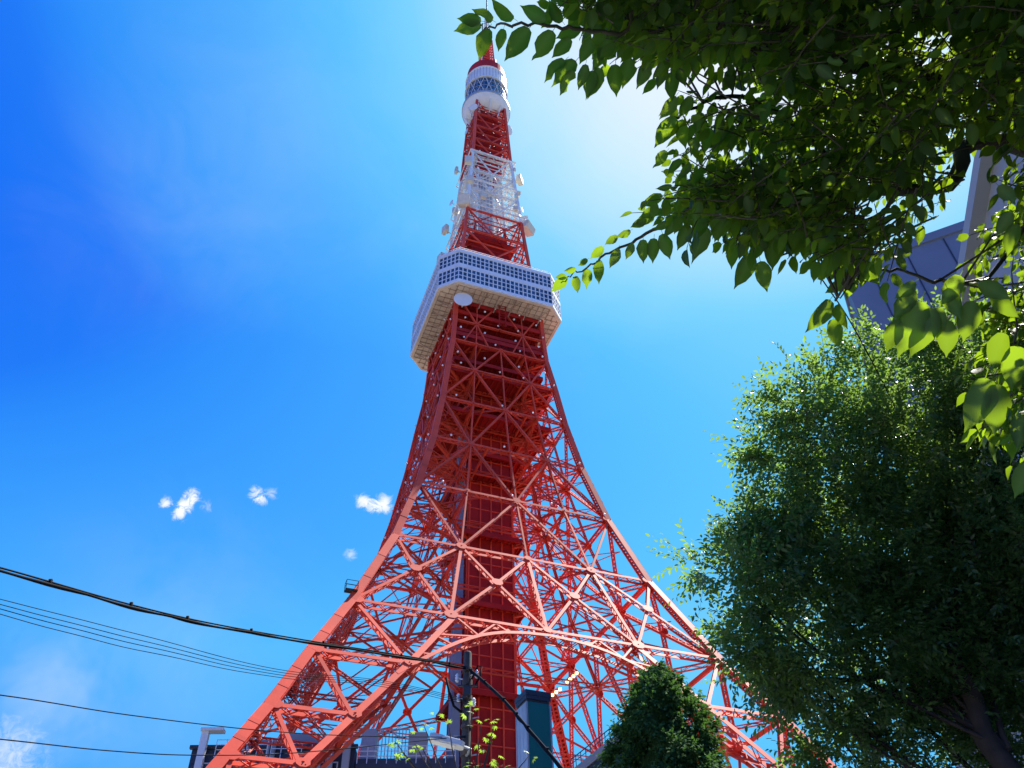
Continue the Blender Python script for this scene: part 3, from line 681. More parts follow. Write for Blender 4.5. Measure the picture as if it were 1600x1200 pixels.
# nearer grey building along the right side; its eaves run overhead
B_dir = V((math.sin(R(16)), math.cos(R(16)), 0)); Bh = 17.0
q0 = CAM + ray(1515, 480)*((Bh-1.6)/ray(1515, 480).z)
B_ = empty('side_building', V((q0.x, q0.y, GZ)), -R(16)); tag(B_, 'pale grey rendered building close on the right behind the hanging leaves', 'building')
m = MB(); m.box((5, -2, Bh/2), (5, 20, Bh/2)); m.build('wall', M['slab_grey'], B_)
m = MB(); m.box((4.9, -2, Bh+.15), (5.2, 20.2, .15)); m.build('eaves', M['slab_grey'], B_)
def bwin(y, z, w_, h_):
    m = MB()
    for (cy, cz, hy, hz) in ((0, h_/2, w_/2+.08, .05), (0, -h_/2, w_/2+.08, .05), (w_/2, 0, .05, h_/2-.052), (-w_/2, 0, .05, h_/2-.052), (0, 0, .03, h_/2-.052)): m.box((-.03, y+cy, z+cz), (.06, hy, hz))
    o = m.build('window', M['dark'], B_); m = MB(); m.box((-.012, y, z), (.01, w_/2-.052, h_/2-.052)); m.build('pane', M['glass'], o)
for fl in range(5):
    for k in range(6): bwin(-18+k*5.8, 2.2+fl*3.2, 1.3, 1.4)

# low building under the tower: dark cladding, white posts, railings
FB = empty('low_annex', (0, 0, GZ), 0); tag(FB, 'low dark clad building with white posts and rooftop railings under the tower legs', 'building')
def zat(u, v, yy):                                             # height seen at pixel on the plane y = yy
    d = ray(u, v); t = (yy+CAMD)/d.y; p = CAM + d*t; return p
f0 = zat(303, 1160, -12); f1 = zat(700, 1182, -12); yF = -12
loc = lambda p: V((p.x, p.y, p.z-GZ))
x0, zt_ = f0.x, f0.z-GZ
xe = zat(556, 1170, yF).x; xr = zat(712, 1184, yF).x; zl = zat(640, 1183, yF).z-GZ
m = MB(); m.box(((x0+xe)/2, yF+16, (zt_-1)/2), ((xe-x0)/2, 16, (zt_-1)/2)); m.build('wall', M['navy'], FB)
m = MB(); m.box(((xr+xe)/2+.05, yF+14, zl/2), ((xr-xe)/2-.05, 13.5, zl/2)); m.build('low_wall', M['navy'], FB)
m = MB(); m.box(((x0+xe)/2, yF-.2, zt_-.8), ((xe-x0)/2+.3, .3, .25)); m.build('roof_edge', M['dark'], FB)
for u in (322, 385, 393, 424, 432, 505, 520, 545):
    p = zat(u, 1150, yF-.8); m = MB(); wd = 1.0 if u in (322, 545, 520) else .45
    hh = zt_+ (1.0 if u == 322 else -.2)
    m.bar(V((p.x, yF-1.2, hh-16)), V((p.x, yF-1.2, hh)), V((1, 0, 0)), V((0, 1, 0)), wd/2, .4); m.build('post', M['slab_grey'] if u != 322 else M['white'], FB)
p = zat(332, 1150, yF-1); m = MB(); m.box((p.x, yF-1.2, zt_+1.2), (1.6, .8, .2)); m.build('canopy', M['white'], FB)
for (ua, ub, vt) in ((340, 420, 1156), (425, 520, 1162), (560, 712, 1166)):
    a = zat(ua, vt, yF-2); b = zat(ub, vt, yF-2); m = MB(); z1 = a.z-GZ
    for k in range(3): m.rod(V((a.x, yF-2, z1-.7*k)), V((b.x, yF-2, z1-.7*k)), .045)
    n = int((b.x-a.x)/1.3)
    for k in range(n+1): xx = a.x+(b.x-a.x)*k/n; m.rod(V((xx, yF-2, z1-2.4)), V((xx, yF-2, z1)), .045)
    m.build('railing', M['alu'], FB)
m = MB(); a = zat(583, 1140, yF+2); b = zat(640, 1140, yF+2)
for k in range(12): xx = a.x+(b.x-a.x)*k/11; m.rod(V((xx, yF+2, zt_-2)), V((xx, yF+2, a.z-GZ)), .06)
m.rod(V((a.x, yF+2, a.z-GZ)), V((b.x, yF+2, a.z-GZ)), .07); m.build('cage_screen', M['steel'], FB)
for (ua, ub, vt, mt) in ((455, 500, 1152, 'slab_grey'), (568, 590, 1145, 'steel'), (640, 668, 1150, 'slab_grey'), (395, 420, 1162, 'slab_grey')):
    a = zat(ua, vt, yF+3); b = zat(ub, vt, yF+3); m = MB(); m.box(((a.x+b.x)/2, yF+3, (a.z-GZ)/2+zt_/2-2), ((b.x-a.x)/2, 1.5, (a.z-GZ-zt_)/2+2)); m.build('rooftop_unit', M[mt], FB)
for k in range(int((xe-x0-5)/4.2)+1):
    xx = x0+3+k*4.2; 
    m = MB(); 
    for (cx, cz, hx, hz) in ((0, 1, 1.3, .08), (0, -1, 1.3, .08), (1.22, 0, .08, .9), (-1.22, 0, .08, .9)): m.box((xx+cx, yF-.08, zt_-4+cz), (hx, .1, hz))
    o = m.build('window', M['alu'], FB); m = MB(); m.box((xx, yF-.03, zt_-4), (1.1, .05, .9)); m.build('pane', M['glass'], o)
# slanting stair roof on the right
SB = empty('stair_roof', (0, 0, GZ), 0); tag(SB, 'slanting grey stair roof with railing left of the dense conifer', 'building')
a = loc(zat(893, 1203, -20)); b = loc(zat(990, 1125, -20))
m = MB(); m.prism([V((a.x, -20, a.z)), V((a.x, -14, a.z)), V((b.x, -14, b.z)), V((b.x, -20, b.z))], (0, 0, -1.1)); m.build('roof_slab', M['slab_grey'], SB)
m = MB(); m.prism([V((a.x, -19.5, a.z-1.2)), V((b.x, -19.5, b.z-1.2)), V((b.x, -19.5, 0)), V((a.x, -19.5, 0))], (0, 5, 0)); m.build('wall', M['navy'], SB)
m = MB(); m.rod(V((a.x, -19.8, a.z+1.4)), V((b.x, -19.8, b.z+1.4)), .06); m.rod(V((a.x, -19.8, a.z+.8)), V((b.x, -19.8, b.z+.8)), .04)
for k in range(14): p = V((a.x, -19.8, a.z)).lerp(V((b.x, -19.8, b.z)), k/13); m.rod(p, p+V((0, 0, 1.4)), .05)
m.build('railing', M['dark'], SB)

TI = (Matrix.Translation(V((0, 0, GZ))) @ Matrix.Rotation(PSI, 4, 'Z')).inverted()
for (ua, va, ub, vb, nn_) in ((886, 1066, 901, 1052, 4), (863, 1086, 875, 1077, 3)):
    a = TI @ zat(ua, va, -8); b = TI @ zat(ub, vb, -8); m = MB(); m.rod(a+V((0, .6, .4)), b+V((0, .6, .4)), .16); m.build('lamp_bar', M['red'], T)
    for k in range(nn_): link('lit_lamp', yme, T, Matrix.Translation(a.lerp(b, k/(nn_-1))) @ Matrix.Scale(.5, 4))

# ================================================================ street furniture
pt = at_h(731, 1018, 20); ph = pt.z-GZ
PL = empty('utility_pole', (pt.x, pt.y, GZ)); tag(PL, 'dark round utility pole in front of the tower core carrying the cables', 'utility pole')
m = MB(); m.tube([V((0, 0, 0)), V((0, 0, ph*.5)), V((0, 0, ph-.06)), V((0, 0, ph-.015)), V((0, 0, ph))], [.13, .112, .094, .08, .03], 18); m.build('shaft', M['timber'], PL, True)
for v, hh in ((1048, .10), (1068, .16), (1091, .10), (1136, .08), (1178, .12)):
    z = at_h(731, v, 20).z-GZ; m = MB(); r = .15-.042*z/ph+.012; m.lathe([(r-.02, -hh/2), (r, -hh/2), (r, hh/2), (r-.02, hh/2)], (0, 0, z), 18); m.box((.0, -r-.03, z), (.03, .05, hh/2)); m.build('steel_band', M['rust'], PL)
def insul(x, y, z):
    m = MB(); m.lathe([(.0, -.10), (.03, -.1), (.05, -.06), (.03, -.04), (.055, 0), (.03, .03), (.05, .06), (.02, .1), (0, .1)], (x, y, z), 12); m.rod(V((x, y, z)), V((0, 0, z-.02)), .012); m.build('insulator', M['lampw'], PL, True)
for v, dx in ((1056, .22), (1062, -.24), (1093, -.2), (1100, .16)): insul(dx, -.1, at_h(731, v, 20).z-GZ)
m = MB(); z = at_h(731, 1045, 20).z-GZ
m.tube([V((.1, -.1, z-.3)), V((.25, -.12, z+.02)), V((.34, -.1, z)), V((.3, -.1, z-.25)), V((.16, -.1, z-.5))], .022, 6); m.tube([V((-.5, -.08, z-.25)), V((-.42, -.1, z-.6)), V((-.3, -.1, z-.95)), V((-.12, -.1, z-1.1))], .03, 6); m.build('jumper_loop', M['cable'], PL, True)
m = MB(); m.box((.02, -.16, z-.62), (.075, .055, .10)); m.rod(V((-.22, -.13, z-.48)), V((.24, -.13, z-.48)), .018); m.build('junction_box', M['dark'], PL)
m = MB()
for k in range(8):
    zz = z-1.2-k*.42; s = -1 if k % 2 else 1; m.rod(V((s*.12, 0, zz)), V((s*.28, -.02, zz+.02)), .011)
m.build('step_bolt', M['steel'], PL)
# street lamp on its bracket
lp = at_h(697, 1163, 19.6)
LM = empty('street_lamp', lp, R(8)); tag(LM, 'white box shaped street lamp bracketed to the left of the utility pole', 'street lamp')
m = MB(); pts = [V((-.40, -.13, 0)), V((-.36, -.15, .07)), V((.26, -.15, .07)), V((.38, -.09, 0)), V((.38, .09, 0)), V((.26, .15, .07)), V((-.36, .15, .07)), V((-.40, .13, 0))]
m.prism([V((-.40, -.15, 0)), V((.33, -.15, 0)), V((.40, -.08, 0)), V((.40, .08, 0)), V((.33, .15, 0)), V((-.40, .15, 0))], (0, 0, .11)); m.prism([V((-.34, -.11, .111)), V((.28, -.11, .111)), V((.28, .11, .111)), V((-.34, .11, .111))], (0, 0, .035))
m.build('lamp_housing', M['white'], LM)
m = MB(); m.prism([V((-.36, -.12, -.03)), V((.20, -.12, -.03)), V((.20, .12, -.03)), V((-.36, .12, -.03))], (0, 0, .029)); m.build('lens', M['lampw'], LM)
m = MB(); q = LM.matrix_basis.inverted() @ V((pt.x, pt.y, lp.z)); q = Matrix.Rotation(-R(8), 3, 'Z') @ (V((pt.x, pt.y, lp.z))-lp); m.tube([V((.38, 0, .05)), V((.55, .02, .04)), q+V((0, 0, -.05))], .035, 8); m.build('bracket', M['steel'], LM)
LM.rotation_euler = (0, R(12), R(8))

def cable(name, uvh, r, lab, cat='cable', ties=0, mt='cable', group=None, wob=0):
    P = [at_h(*a) for a in uvh]; pts = []
    for i in range(len(P)-1):                                  # Catmull-Rom through the points
        a, b, c, d = P[max(i-1, 0)], P[i], P[i+1], P[min(i+2, len(P)-1)]
        for k in range(10):
            t = k/10; pts.append(.5*((2*b)+(c-a)*t+(2*a-5*b+4*c-d)*t*t+(3*b-a-3*c+d)*t**3))
    pts.append(P[-1])
    if wob: pts = [p+V((0, 0, wob*math.sin(i*.9)*.5+wob*math.sin(i*.37))) for i, p in enumerate(pts)]
    e = empty(name, pts[0]); o0 = pts[0]; tag(e, lab, cat, group)
    m = MB(); m.tube([p-o0 for p in pts], r, 6); m.build('strand', M[mt], e, True)
    if ties:
        m = MB(); m.tube([p-o0+V((0, 0, -r*1.9-.02*abs(math.sin(i*.35)))) for i, p in enumerate(pts)], [r*1.25+.012*math.sin(i*.45)**2 for i in range(len(pts))], 7); m.build('insulated_core', M[mt], e, True)
        for k in range(3, len(pts)-2, ties):
            m = MB(); p = pts[k]-o0; m.tube([p+V((-.02, 0, .015)), p+V((.02, 0, .015))], r*2.2, 6); m.build('tie', M[mt], e)
    return e
cable('overhead_cable', [(-420, 800, 10), (-150, 852, 11.5), (0, 887, 12.6), (190, 941, 14), (320, 972, 15), (470, 999, 16.6), (640, 1026, 18.8), (728, 1042, 19.9)], .015, 'thick black overhead cable bundle sagging from upper left to the pole top', ties=7)
for i, (a, b, c, wd) in enumerate(((936, 1048, 1092, 'topmost thin wire'), (944, 1052, 1094, 'second thin wire from the top'), (951, 1056, 1096, 'third thin wire from the top'), (959, 1060, 1099, 'lowest thin wire'))):
    cable('overhead_wire', [(-400, a-95, 11), (0, a, 13), (215, a+55+i*.8, 14.5), (430, b-3, 16.3), (600, (b+c)/2-6, 18.5), (728, c, 19.9)], .0065, wd+' of the four running together below the thick cable bundle', 'wire', group='four thin wires below the cable bundle', wob=.003*(i+1))
cable('overhead_wire', [(-400, 1040, 11), (0, 1086, 13), (200, 1117, 14.5), (405, 1141, 16), (560, 1150, 18), (728, 1152, 19.9)], .009, 'single thin wire running low above the dark annex roof', 'wire')
cable('overhead_wire', [(-400, 1115, 11), (0, 1155, 13), (170, 1173, 14.5), (310, 1180, 15.5), (480, 1175, 17), (728, 1150, 19.9)], .009, 'lowest single wire crossing the bottom left corner of the sky', 'wire')
cable('service_cable', [(733, 1044, 19.9), (752, 1060, 18.9), (785, 1090, 17.2), (808, 1116, 16.0), (828, 1140, 15.3), (865, 1183, 14.3), (940, 1275, 12.5)], .015, 'black service cable dropping from the pole across the teal pylon', ties=9)
cable('guy_wire', [(1180, 235, 5.4), (1262, 400, 6.2), (1330, 505, 7.2), (1400, 640, 8.6), (1440, 740, 9.5)], .007, 'taut dark wire slanting down between the hanging leaves and small leaved tree', 'wire')
# teal pylon
tp = at_h(831, 1080, 17); PH = tp.z-GZ
TP = empty('sign_pylon', (tp.x+.03, tp.y+.25, GZ), R(21)); tag(TP, 'teal panelled square pylon with dark cap right of the utility pole', 'pylon')
m = MB(); m.box((0, 0, PH/2-.06), (.245, .245, PH/2-.06)); m.build('core', M['dark'], TP)
m = MB(); m.box((0, -.257, PH/2-.12), (.228, .010, PH/2-.12)); m.build('front_panel', M['teal'], TP)
for k in range(3): m = MB(); m.box((-.257, -.152+k*.152, PH/2-.12), (.010, .070, PH/2-.12)); m.build('side_panel', M['steel'], TP)
for sx, sy in ((-1, -1), (1, -1), (1, 1), (-1, 1)): m = MB(); m.box((sx*.252, sy*.252, PH/2-.12), (.018, .018, PH/2-.12)); m.build('corner_trim', M['steel'], TP)
m = MB(); m.box((0, 0, PH-.05), (.282, .282, .05)); m.box((0, 0, PH-.14), (.272, .272, .04)); m.build('cap', M['navy'], TP)

# ================================================================ vegetation
def leaf_shape(kind=0, seed=0):
    r = random.Random(seed)
    ts = [0, .06, .2, .38, .58, .76, .9, 1.0]; ws = [.0, .13, .215, .262, .24, .155, .045, 0]
    v = []; f = []
    bend = r.uniform(.12, .34); fold = r.uniform(.08, .45); curl = r.uniform(-.12, .12)
    for i, (t, w_) in enumerate(zip(ts, ws)):
        z = -bend*t*t
        v.append((curl*t*t*.4, t, z))
        for s in (-1, 1):
            ww = w_*r.uniform(.93, 1.07)
            if kind == 1 and s == 1 and i in (3, 4): ww *= .35
            if kind == 2 and s == -1 and i == 5: ww *= .25
            if kind == 3 and i >= 5: ww *= .6
            v.append((s*ww + curl*t*t*.4, t - .02*abs(s), z + ww*fold + r.uniform(-.012, .012)))
    for i in range(len(ts)-1):
        a = i*3; b = a+3
        for s in (1, 2):
            q = [a, b, b+s, a+s] if s == 2 else [a, a+s, b+s, b]
            if i == 0: q = [a, b, b+s] if s == 2 else [a, b+s, b]
            if i == len(ts)-2: q = [a, b, a+s] if s == 2 else [a, a+s, b]
            f.append(q)
    # leaf stalk
    k = len(v); v += [(-.008, -.16, .03), (.008, -.16, .03), (.007, .02, 0), (-.007, .02, 0)]; f.append([k, k+1, k+2, k+3])
    return np.array(v, float), f
def frames(dirs, nrm):
    d = dirs/np.linalg.norm(dirs, axis=1)[:, None]
    n = nrm - d*np.sum(nrm*d, 1)[:, None]; n /= np.linalg.norm(n, axis=1)[:, None]+1e-9
    x = np.cross(d, n); return x, d, n
def mesh_from(name, V_, loops, sizes, m_, tone=None):
    me = bpy.data.meshes.new(name); nf = len(sizes)
    me.vertices.add(len(V_)); me.vertices.foreach_set('co', V_.astype(np.float32).ravel())
    me.loops.add(len(loops)); me.loops.foreach_set('vertex_index', loops.astype(np.int32))
    me.polygons.add(nf); st_ = np.concatenate([[0], np.cumsum(sizes)[:-1]]).astype(np.int32)
    me.polygons.foreach_set('loop_start', st_); me.polygons.foreach_set('loop_total', sizes.astype(np.int32))
    me.update(calc_edges=True)
    if tone is not None:
        at_ = me.attributes.new('tone', 'FLOAT', 'FACE'); at_.data.foreach_set('value', tone.astype(np.float32))
    me.materials.append(m_); return me
def scatter(name, shapes, which, pos, dirs, nrm, ln, tone, m_, parent, origin):
    VV = []; LL = []; SS = []; TT = []; off = 0
    x, d, n = frames(dirs, nrm)
    for k, (sv, sf) in enumerate(shapes):
        ix = np.where(which == k)[0]
        if not len(ix): continue
        P = pos[ix][:, None, :] + ln[ix][:, None, None]*(sv[None, :, 0, None]*x[ix][:, None, :] + sv[None, :, 1, None]*d[ix][:, None, :] + sv[None, :, 2, None]*n[ix][:, None, :])
        VV.append(P.reshape(-1, 3)); lp_ = np.concatenate([np.array(f_) for f_ in sf]); sz = np.array([len(f_) for f_ in sf])
        LL.append((lp_[None, :] + (np.arange(len(ix))*len(sv))[:, None] + off).ravel()); SS.append(np.tile(sz, len(ix))); TT.append(np.repeat(tone[ix], len(sf)))
        off += len(ix)*len(sv)
    me = mesh_from(name, np.concatenate(VV)-np.array(origin), np.concatenate(LL), np.concatenate(SS), m_, np.concatenate(TT))
    o = bpy.data.objects.new(name, me); COL.objects.link(o); o.parent = parent; return o
def npv(v): return np.array((v.x, v.y, v.z))
def proj(p):
    q = V(p)-CAM; y = q.dot(FWD); return 800+FPX*q.dot(RIGHT)/y, 600-FPX*q.dot(UP)/y, y

# ---- overhanging broad-leaved tree, its branches reaching over the camera from the right
tb = CAM + V((4.6, 2.0, 0)); tb.z = GZ
TR = empty('overhanging_tree', tb); tag(TR, 'broad leaved tree hanging its leafy branches in from the upper right', 'tree')
O = npv(tb)
skel = []                                                       # points of the branch skeleton
def branch(pts, r0, r1, nm='branch', mt='bark', n=8):
    P = [V(p) for p in pts]; out = []
    for i in range(len(P)-1):
        a, b, c, d = P[max(i-1, 0)], P[i], P[i+1], P[min(i+2, len(P)-1)]
        for k in range(6):
            t = k/6; out.append(.5*((2*b)+(c-a)*t+(2*a-5*b+4*c-d)*t*t+(3*b-a-3*c+d)*t**3) + V((rnd.gauss(0, 1), rnd.gauss(0, 1), rnd.gauss(0, 1)))*min(r0, .012)*.5)
    out.append(P[-1]); skel.extend(out)
    m = MB(); m.tube([p-tb for p in out], [r0+(r1-r0)*i/(len(out)-1) for i in range(len(out))], n); return m.build(nm, M[mt], TR, True)
trunk_top = tb+V((-.3, .1, 5.2))
branch([tb, tb+V((.1, 0, 1.6)), tb+V((-.1, .1, 3.4)), trunk_top, tb+V((-.5, .3, 7.4)), tb+V((-.4, .5, 9.5))], .21, .05, 'trunk', 'bark', 12)
b1a = at(1600, 130, 4.3); b1b = at(1650, 250, 4.6)
branch([tb+V((0, 0, 2.6)), tb+V((-.8, .5, 3.0)), b1a, at(1500, 125, 4.0), at(1350, 105, 3.7), at(1240, 86, 3.4)], .06, .016)
branch([at(1240, 86, 3.4), at(1100, 62, 3.1), at(1010, 52, 2.95), at(930, 50, 2.9), at(868, 42, 2.85), at(805, 37, 2.8), at(768, 43, 2.8), at(752, 40, 2.8)], .010, .0018, 'twig', 'twig', 6)
branch([tb+V((0, 0, 2.0)), b1b, at(1480, 290, 4.2), at(1330, 300, 3.9), at(1200, 310, 3.6)], .05, .012)
branch([at(1200, 310, 3.6), at(1100, 330, 3.3), at(1040, 350, 3.2), at(985, 378, 3.15), at(940, 403, 3.1), at(905, 425, 3.1), at(885, 434, 3.1)], .009, .0018, 'twig', 'twig', 6)
branch([tb+V((-.1, .1, 4.0)), at(1750, 0, 5.6), at(1500, -60, 5.2), at(1300, -40, 4.8), at(1130, -10, 4.2), at(1050, -30, 3.9)], .06, .012)
branch([trunk_top, at(1600, -260, 6.6), at(1350, -220, 6.0), at(1150, -200, 5.2)], .06, .015)
branch([b1b, at(1560, 420, 4.2), at(1470, 440, 3.7), at(1400, 420, 3.5), at(1340, 440, 3.3), at(1305, 470, 3.2)], .011, .002, 'branch', 'twig', 6)
branch([b1b, at(1640, 520, 3.9), at(1590, 600, 3.5), at(1560, 650, 3.3)], .014, .003, 'twig', 'twig', 6)
branch([at(1330, 300, 3.9), at(1250, 200, 3.9), at(1160, 150, 3.6), at(1080, 170, 3.3), at(1050, 190, 3.2)], .014, .003, 'twig', 'twig', 6)
branch([at(1500, 125, 4.0), at(1440, 220, 4.2), at(1380, 330, 4.0), at(1290, 370, 3.7), at(1215, 400, 3.5)], .016, .003, 'twig', 'twig', 6)
for k in range(8):
    t = k/8*2*math.pi; e = V((math.cos(t), math.sin(t), .4)); z = 4.5+.6*k
    branch([tb+V((-.3, .2, z)), tb+V((-.3, .2, z+.4))+e*1.1, tb+V((-.3, .2, z+.7))+e*2.4], .05, .012)
LP, LD, LN, LS = [], [], [], []                                 # leaf base, direction, normal, length
SU = SUN
def add_leaf(p, d, n, l): LP.append(npv(p)); LD.append(npv(d)); LN.append(npv(n)); LS.append(l)
def xl(b, t, dist, flip=None):                                  # a leaf seen from base pixel to tip pixel
    p = at(b[0], b[1], dist); dd = rnd.uniform(-.012, .012); q = at(t[0], t[1], dist+dd)
    n = -(ray(*b)) + V((rnd.uniform(-.5, .5), rnd.uniform(-.5, .5), rnd.uniform(-.2, .6)))
    add_leaf(p, q-p, -n, (q-p).length)
E1 = [((752,38),(709,48)),((752,33),(713,27)),((770,32),(738,13)),((803,29),(762,6)),((765,45),(745,94)),((787,45),(776,80)),((827,44),(786,94)),((864,48),(831,97)),((883,94),(847,124)),((853,32),(812,8)),((879,34),(852,3)),((918,36),(884,12)),((908,42),(868,62)),((985,18),(942,8)),((940,45),(900,30)),
 ((892,60),(862,92)),((900,95),(860,137)),((895,110),(875,151)),((915,100),(907,143)),((925,110),(919,158)),((935,105),(925,157)),((962,100),(960,153)),((985,90),(972,139)),((1012,95),(996,140)),((1035,98),(1029,142)),((1052,112),(1048,159)),((1060,95),(1070,137)),((925,60),(905,100)),((950,60),(935,100)),((985,55),(965,95)),((1005,60),(990,100)),((1030,60),(1012,98)),((945,75),(925,110)),
 ((980,45),(950,28)),((1010,45),(985,22)),((1040,40),(1010,15)),((1062,45),(1035,12)),((1070,60),(1045,92)),((1085,50),(1066,20)),((960,30),(968,-8)),((1045,20),(1075,-15)),
 ((1056,183),(1020,229)),((1066,186),(1068,235)),((1042,236),(1020,262)),((1065,249),(1041,271)),((1078,254),(1063,282)),((1056,150),(1031,188)),((1080,150),(1062,186)),((1095,175),(1088,212)),((1110,200),(1098,240)),((1120,185),(1130,232)),((1075,215),(1092,235)),((1140,195),(1143,240))]
for b, t in E1: xl(b, t, 2.8+max(0, (b[0]-850))*.0014)
E2 = [((886,434),(861,456)),((886,432),(866,434)),((900,420),(881,424)),((918,405),(902,416)),((899,431),(903,459)),((917,420),(918,453)),((937,406),(933,444)),((943,386),(922,405)),((965,368),(945,384)),((966,388),(955,421)),((985,360),(963,372)),((988,380),(979,406)),((1005,374),(1005,412)),((1022,372),(1019,412)),((1035,365),(1046,407)),((1098,352),(1087,415)),((1120,335),(1124,379)),((1010,342),(985,358)),((1035,305),(1005,320)),((1030,325),(998,341)),((1050,290),(1025,298)),((1020,335),(990,352)),((1045,345),(1020,362)),((1060,335),(1040,375)),((1075,350),(1060,392)),((1068,320),(1050,345)),
 ((1208,372),(1206,424)),((1172,395),(1156,453)),((1188,408),(1199,457)),((1150,378),(1140,421)),((1225,350),(1235,385)),((1255,350),(1242,401)),((1262,360),(1258,408)),((1290,362),(1281,413)),((1190,360),(1180,410)),((1165,365),(1160,405)),((1235,355),(1222,372)),
 ((1310,408),(1293,441)),((1320,440),(1288,458)),((1297,468),(1264,523)),((1302,498),(1310,545)),((1310,475),(1318,517)),((1335,430),(1322,468)),((1345,405),(1372,448)),((1330,412),(1310,438)),((1352,418),(1345,450))]
for b, t in E2: xl(b, t, 3.05+max(0, (b[0]-1050))*.0008)
E4 = [((1430,440),(1397,468)),((1425,450),(1398,505)),((1440,470),(1405,560)),((1455,480),(1428,562)),((1465,480),(1468,533)),((1405,500),(1382,550)),((1480,450),(1500,500)),((1530,440),(1580,470)),((1550,460),(1590,500)),((1540,590),(1520,678)),((1560,600),(1552,682)),((1600,640),(1590,704)),((1610,720),(1585,778)),((1570,520),(1545,580)),((1590,540),(1575,610)),((1480,500),(1478,560)),((1520,470),(1505,535)),((1560,290),(1590,320)),((1580,330),(1555,370)),((1590,350),(1570,400)),((1500,430),(1470,480))]
for b, t in E4: xl(b, t, 2.7)
# twigs with alternate leaves filling the rest of the crown
poly = [(930,-260),(905,15),(960,60),(1040,85),(1075,140),(1100,190),(1100,250),(1060,300),(1030,340),(1100,352),(1180,372),(1262,375),(1310,405),(1345,430),(1375,400),(1425,395),(1455,470),(1500,470),(1545,560),(1570,650),(1640,740),(2300,700),(2300,-260)]
def inside(x, y):
    c = False; n = len(poly)
    for i in range(n):
        x1, y1 = poly[i]; x2, y2 = poly[(i+1) % n]
        if (y1 > y) != (y2 > y) and x < (x2-x1)*(y-y1)/(y2-y1)+x1: c = not c
    return c
holes = [(1507, 288, 38), (1566, 300, 14), (1575, 420, 18), (1400, 440, 36), (1378, 312, 14), (1460, 362, 20), (1345, 318, 12), (1105, 118, 22), (1150, 235, 14), (1480, 50, 16), (1440, 62, 14), (1320, 110, 12), (1225, 150, 16), (1165, 140, 14), (1500, 350, 16), (1580, 230, 18), (1480, 395, 22)]
kd = kdtree.KDTree(len(skel))
for i, p in enumerate(skel): kd.insert(p, i)
kd.balance()
tw = MB(); nsp = 0
def spray(p0, d, ln, nl, lsz):
    d = V(d).normalized(); pts = []; p = V(p0)
    side = d.cross(V((0, 0, 1))).normalized()
    for k in range(6): pts.append(p.copy()); p = p + d*(ln/5); d = (d + V((0, 0, -.09)) + V((rnd.gauss(0, .06), rnd.gauss(0, .06), rnd.gauss(0, .05)))).normalized()
    tw.tube([q-tb for q in pts], [.0032-.0004*k for k in range(6)], 4, False)
    for k in range(nl):
        t = (k+.7)/nl*5; i = min(4, int(t)); q = pts[i].lerp(pts[i+1], t-i); s = 1 if k % 2 else -1
        dr = (d*.55 + side*(s*rnd.uniform(.6, 1.0)) + V((0, 0, -rnd.uniform(.15, .85)))).normalized()
        if k == nl-1: dr = d
        nn = V((rnd.gauss(0, .35), rnd.gauss(0, .35), 1))
        add_leaf(q+dr*.012, dr, nn, lsz*rnd.uniform(.72, 1.12))
tries = 0
while nsp < 3500 and tries < 60000:
    tries += 1
    u, v = rnd.uniform(900, 2250), rnd.uniform(-260, 740)
    if not inside(u, v): continue
    if u > 1700 and rnd.random() < .68: continue
    if u > 1640 and v > 320: continue
    if any((u-a)**2+(v-b)**2 < (c*1.25+12)**2 for a, b, c in holes): continue
    # stay a little inside the outline so that hanging leaves form it
    if not inside(u-22, v+26): 
        if rnd.random() < .6: continue
    edge = not inside(u-70, v+60)
    dist = rnd.uniform(2.8, 3.9) if edge else rnd.choice((rnd.uniform(2.9, 4.5), rnd.uniform(4.0, 7.2)))
    p = at(u, v, dist)
    gq = p-at(1490, 540, 2.7); tq = gq.dot(SUN)/SUN.length_squared
    if tq > .1 and (gq-SUN*tq).length < .30 and rnd.random() < .85: continue
    q, i, dd = kd.find(p)
    outw = (-RIGHT*.8 + V((rnd.gauss(0, .5), rnd.gauss(0, .5), rnd.gauss(-.1, .25))))
    ln = rnd.uniform(.16, .34)
    spray(p - outw.normalized()*ln*.5, outw, ln, rnd.randint(7, 11), .066 if dist < 4.5 else .078)
    if dd > .25 and dd < .5 and nsp % 4 == 0:
        a = V(q); b = p - outw.normalized()*ln*.5; mid = a.lerp(b, .5)+V((rnd.gauss(0, .09), rnd.gauss(0, .09), .12))*dd; tw.tube([a-tb, mid-tb, b-tb], [.0045, .0035, .0025], 4, False)
    nsp += 1
tag(tw.build('twig', M['twig'], TR), kind='stuff')
shapes = [leaf_shape(k, s) for k, s in ((0, 1), (0, 2), (0, 3), (0, 4), (1, 5), (2, 6), (0, 7), (3, 8))]
LP, LD, LN, LS = map(np.array, (LP, LD, LN, LS)); NL = len(LP)
wh = rng.choice(8, NL, p=[.19, .19, .19, .19, .05, .04, .11, .04]); tone = rng.random(NL)
q = LP - npv(CAM); fw = q @ npv(FWD); uu = 800+FPX*(q @ npv(RIGHT))/fw; vv = 600-FPX*(q @ npv(UP))/fw
vis = (uu > 5) & (uu < 1595) & (vv > 5) & (vv < 1190)
score = np.where(vis, LS/np.linalg.norm(q, axis=1), 0); nexp = len(E1)+len(E2)+len(E4); score[:nexp] += 1
pick = np.argsort(-score)[:300]
lme = []
for sv, sf in shapes:
    me = bpy.data.meshes.new('leaf'); me.from_pydata([tuple(a) for a in sv], [], sf); me.materials.append(M['leaf']); me.polygons.foreach_set('use_smooth', [True]*len(sf)); va = me.attributes.new('vein', 'FLOAT', 'POINT'); va.data.foreach_set('value', [1.0 if (i % 3 == 0 and i < 24) else 0.0 for i in range(len(sv))]); lme.append(me)
X, D_, N_ = frames(LD, LN)
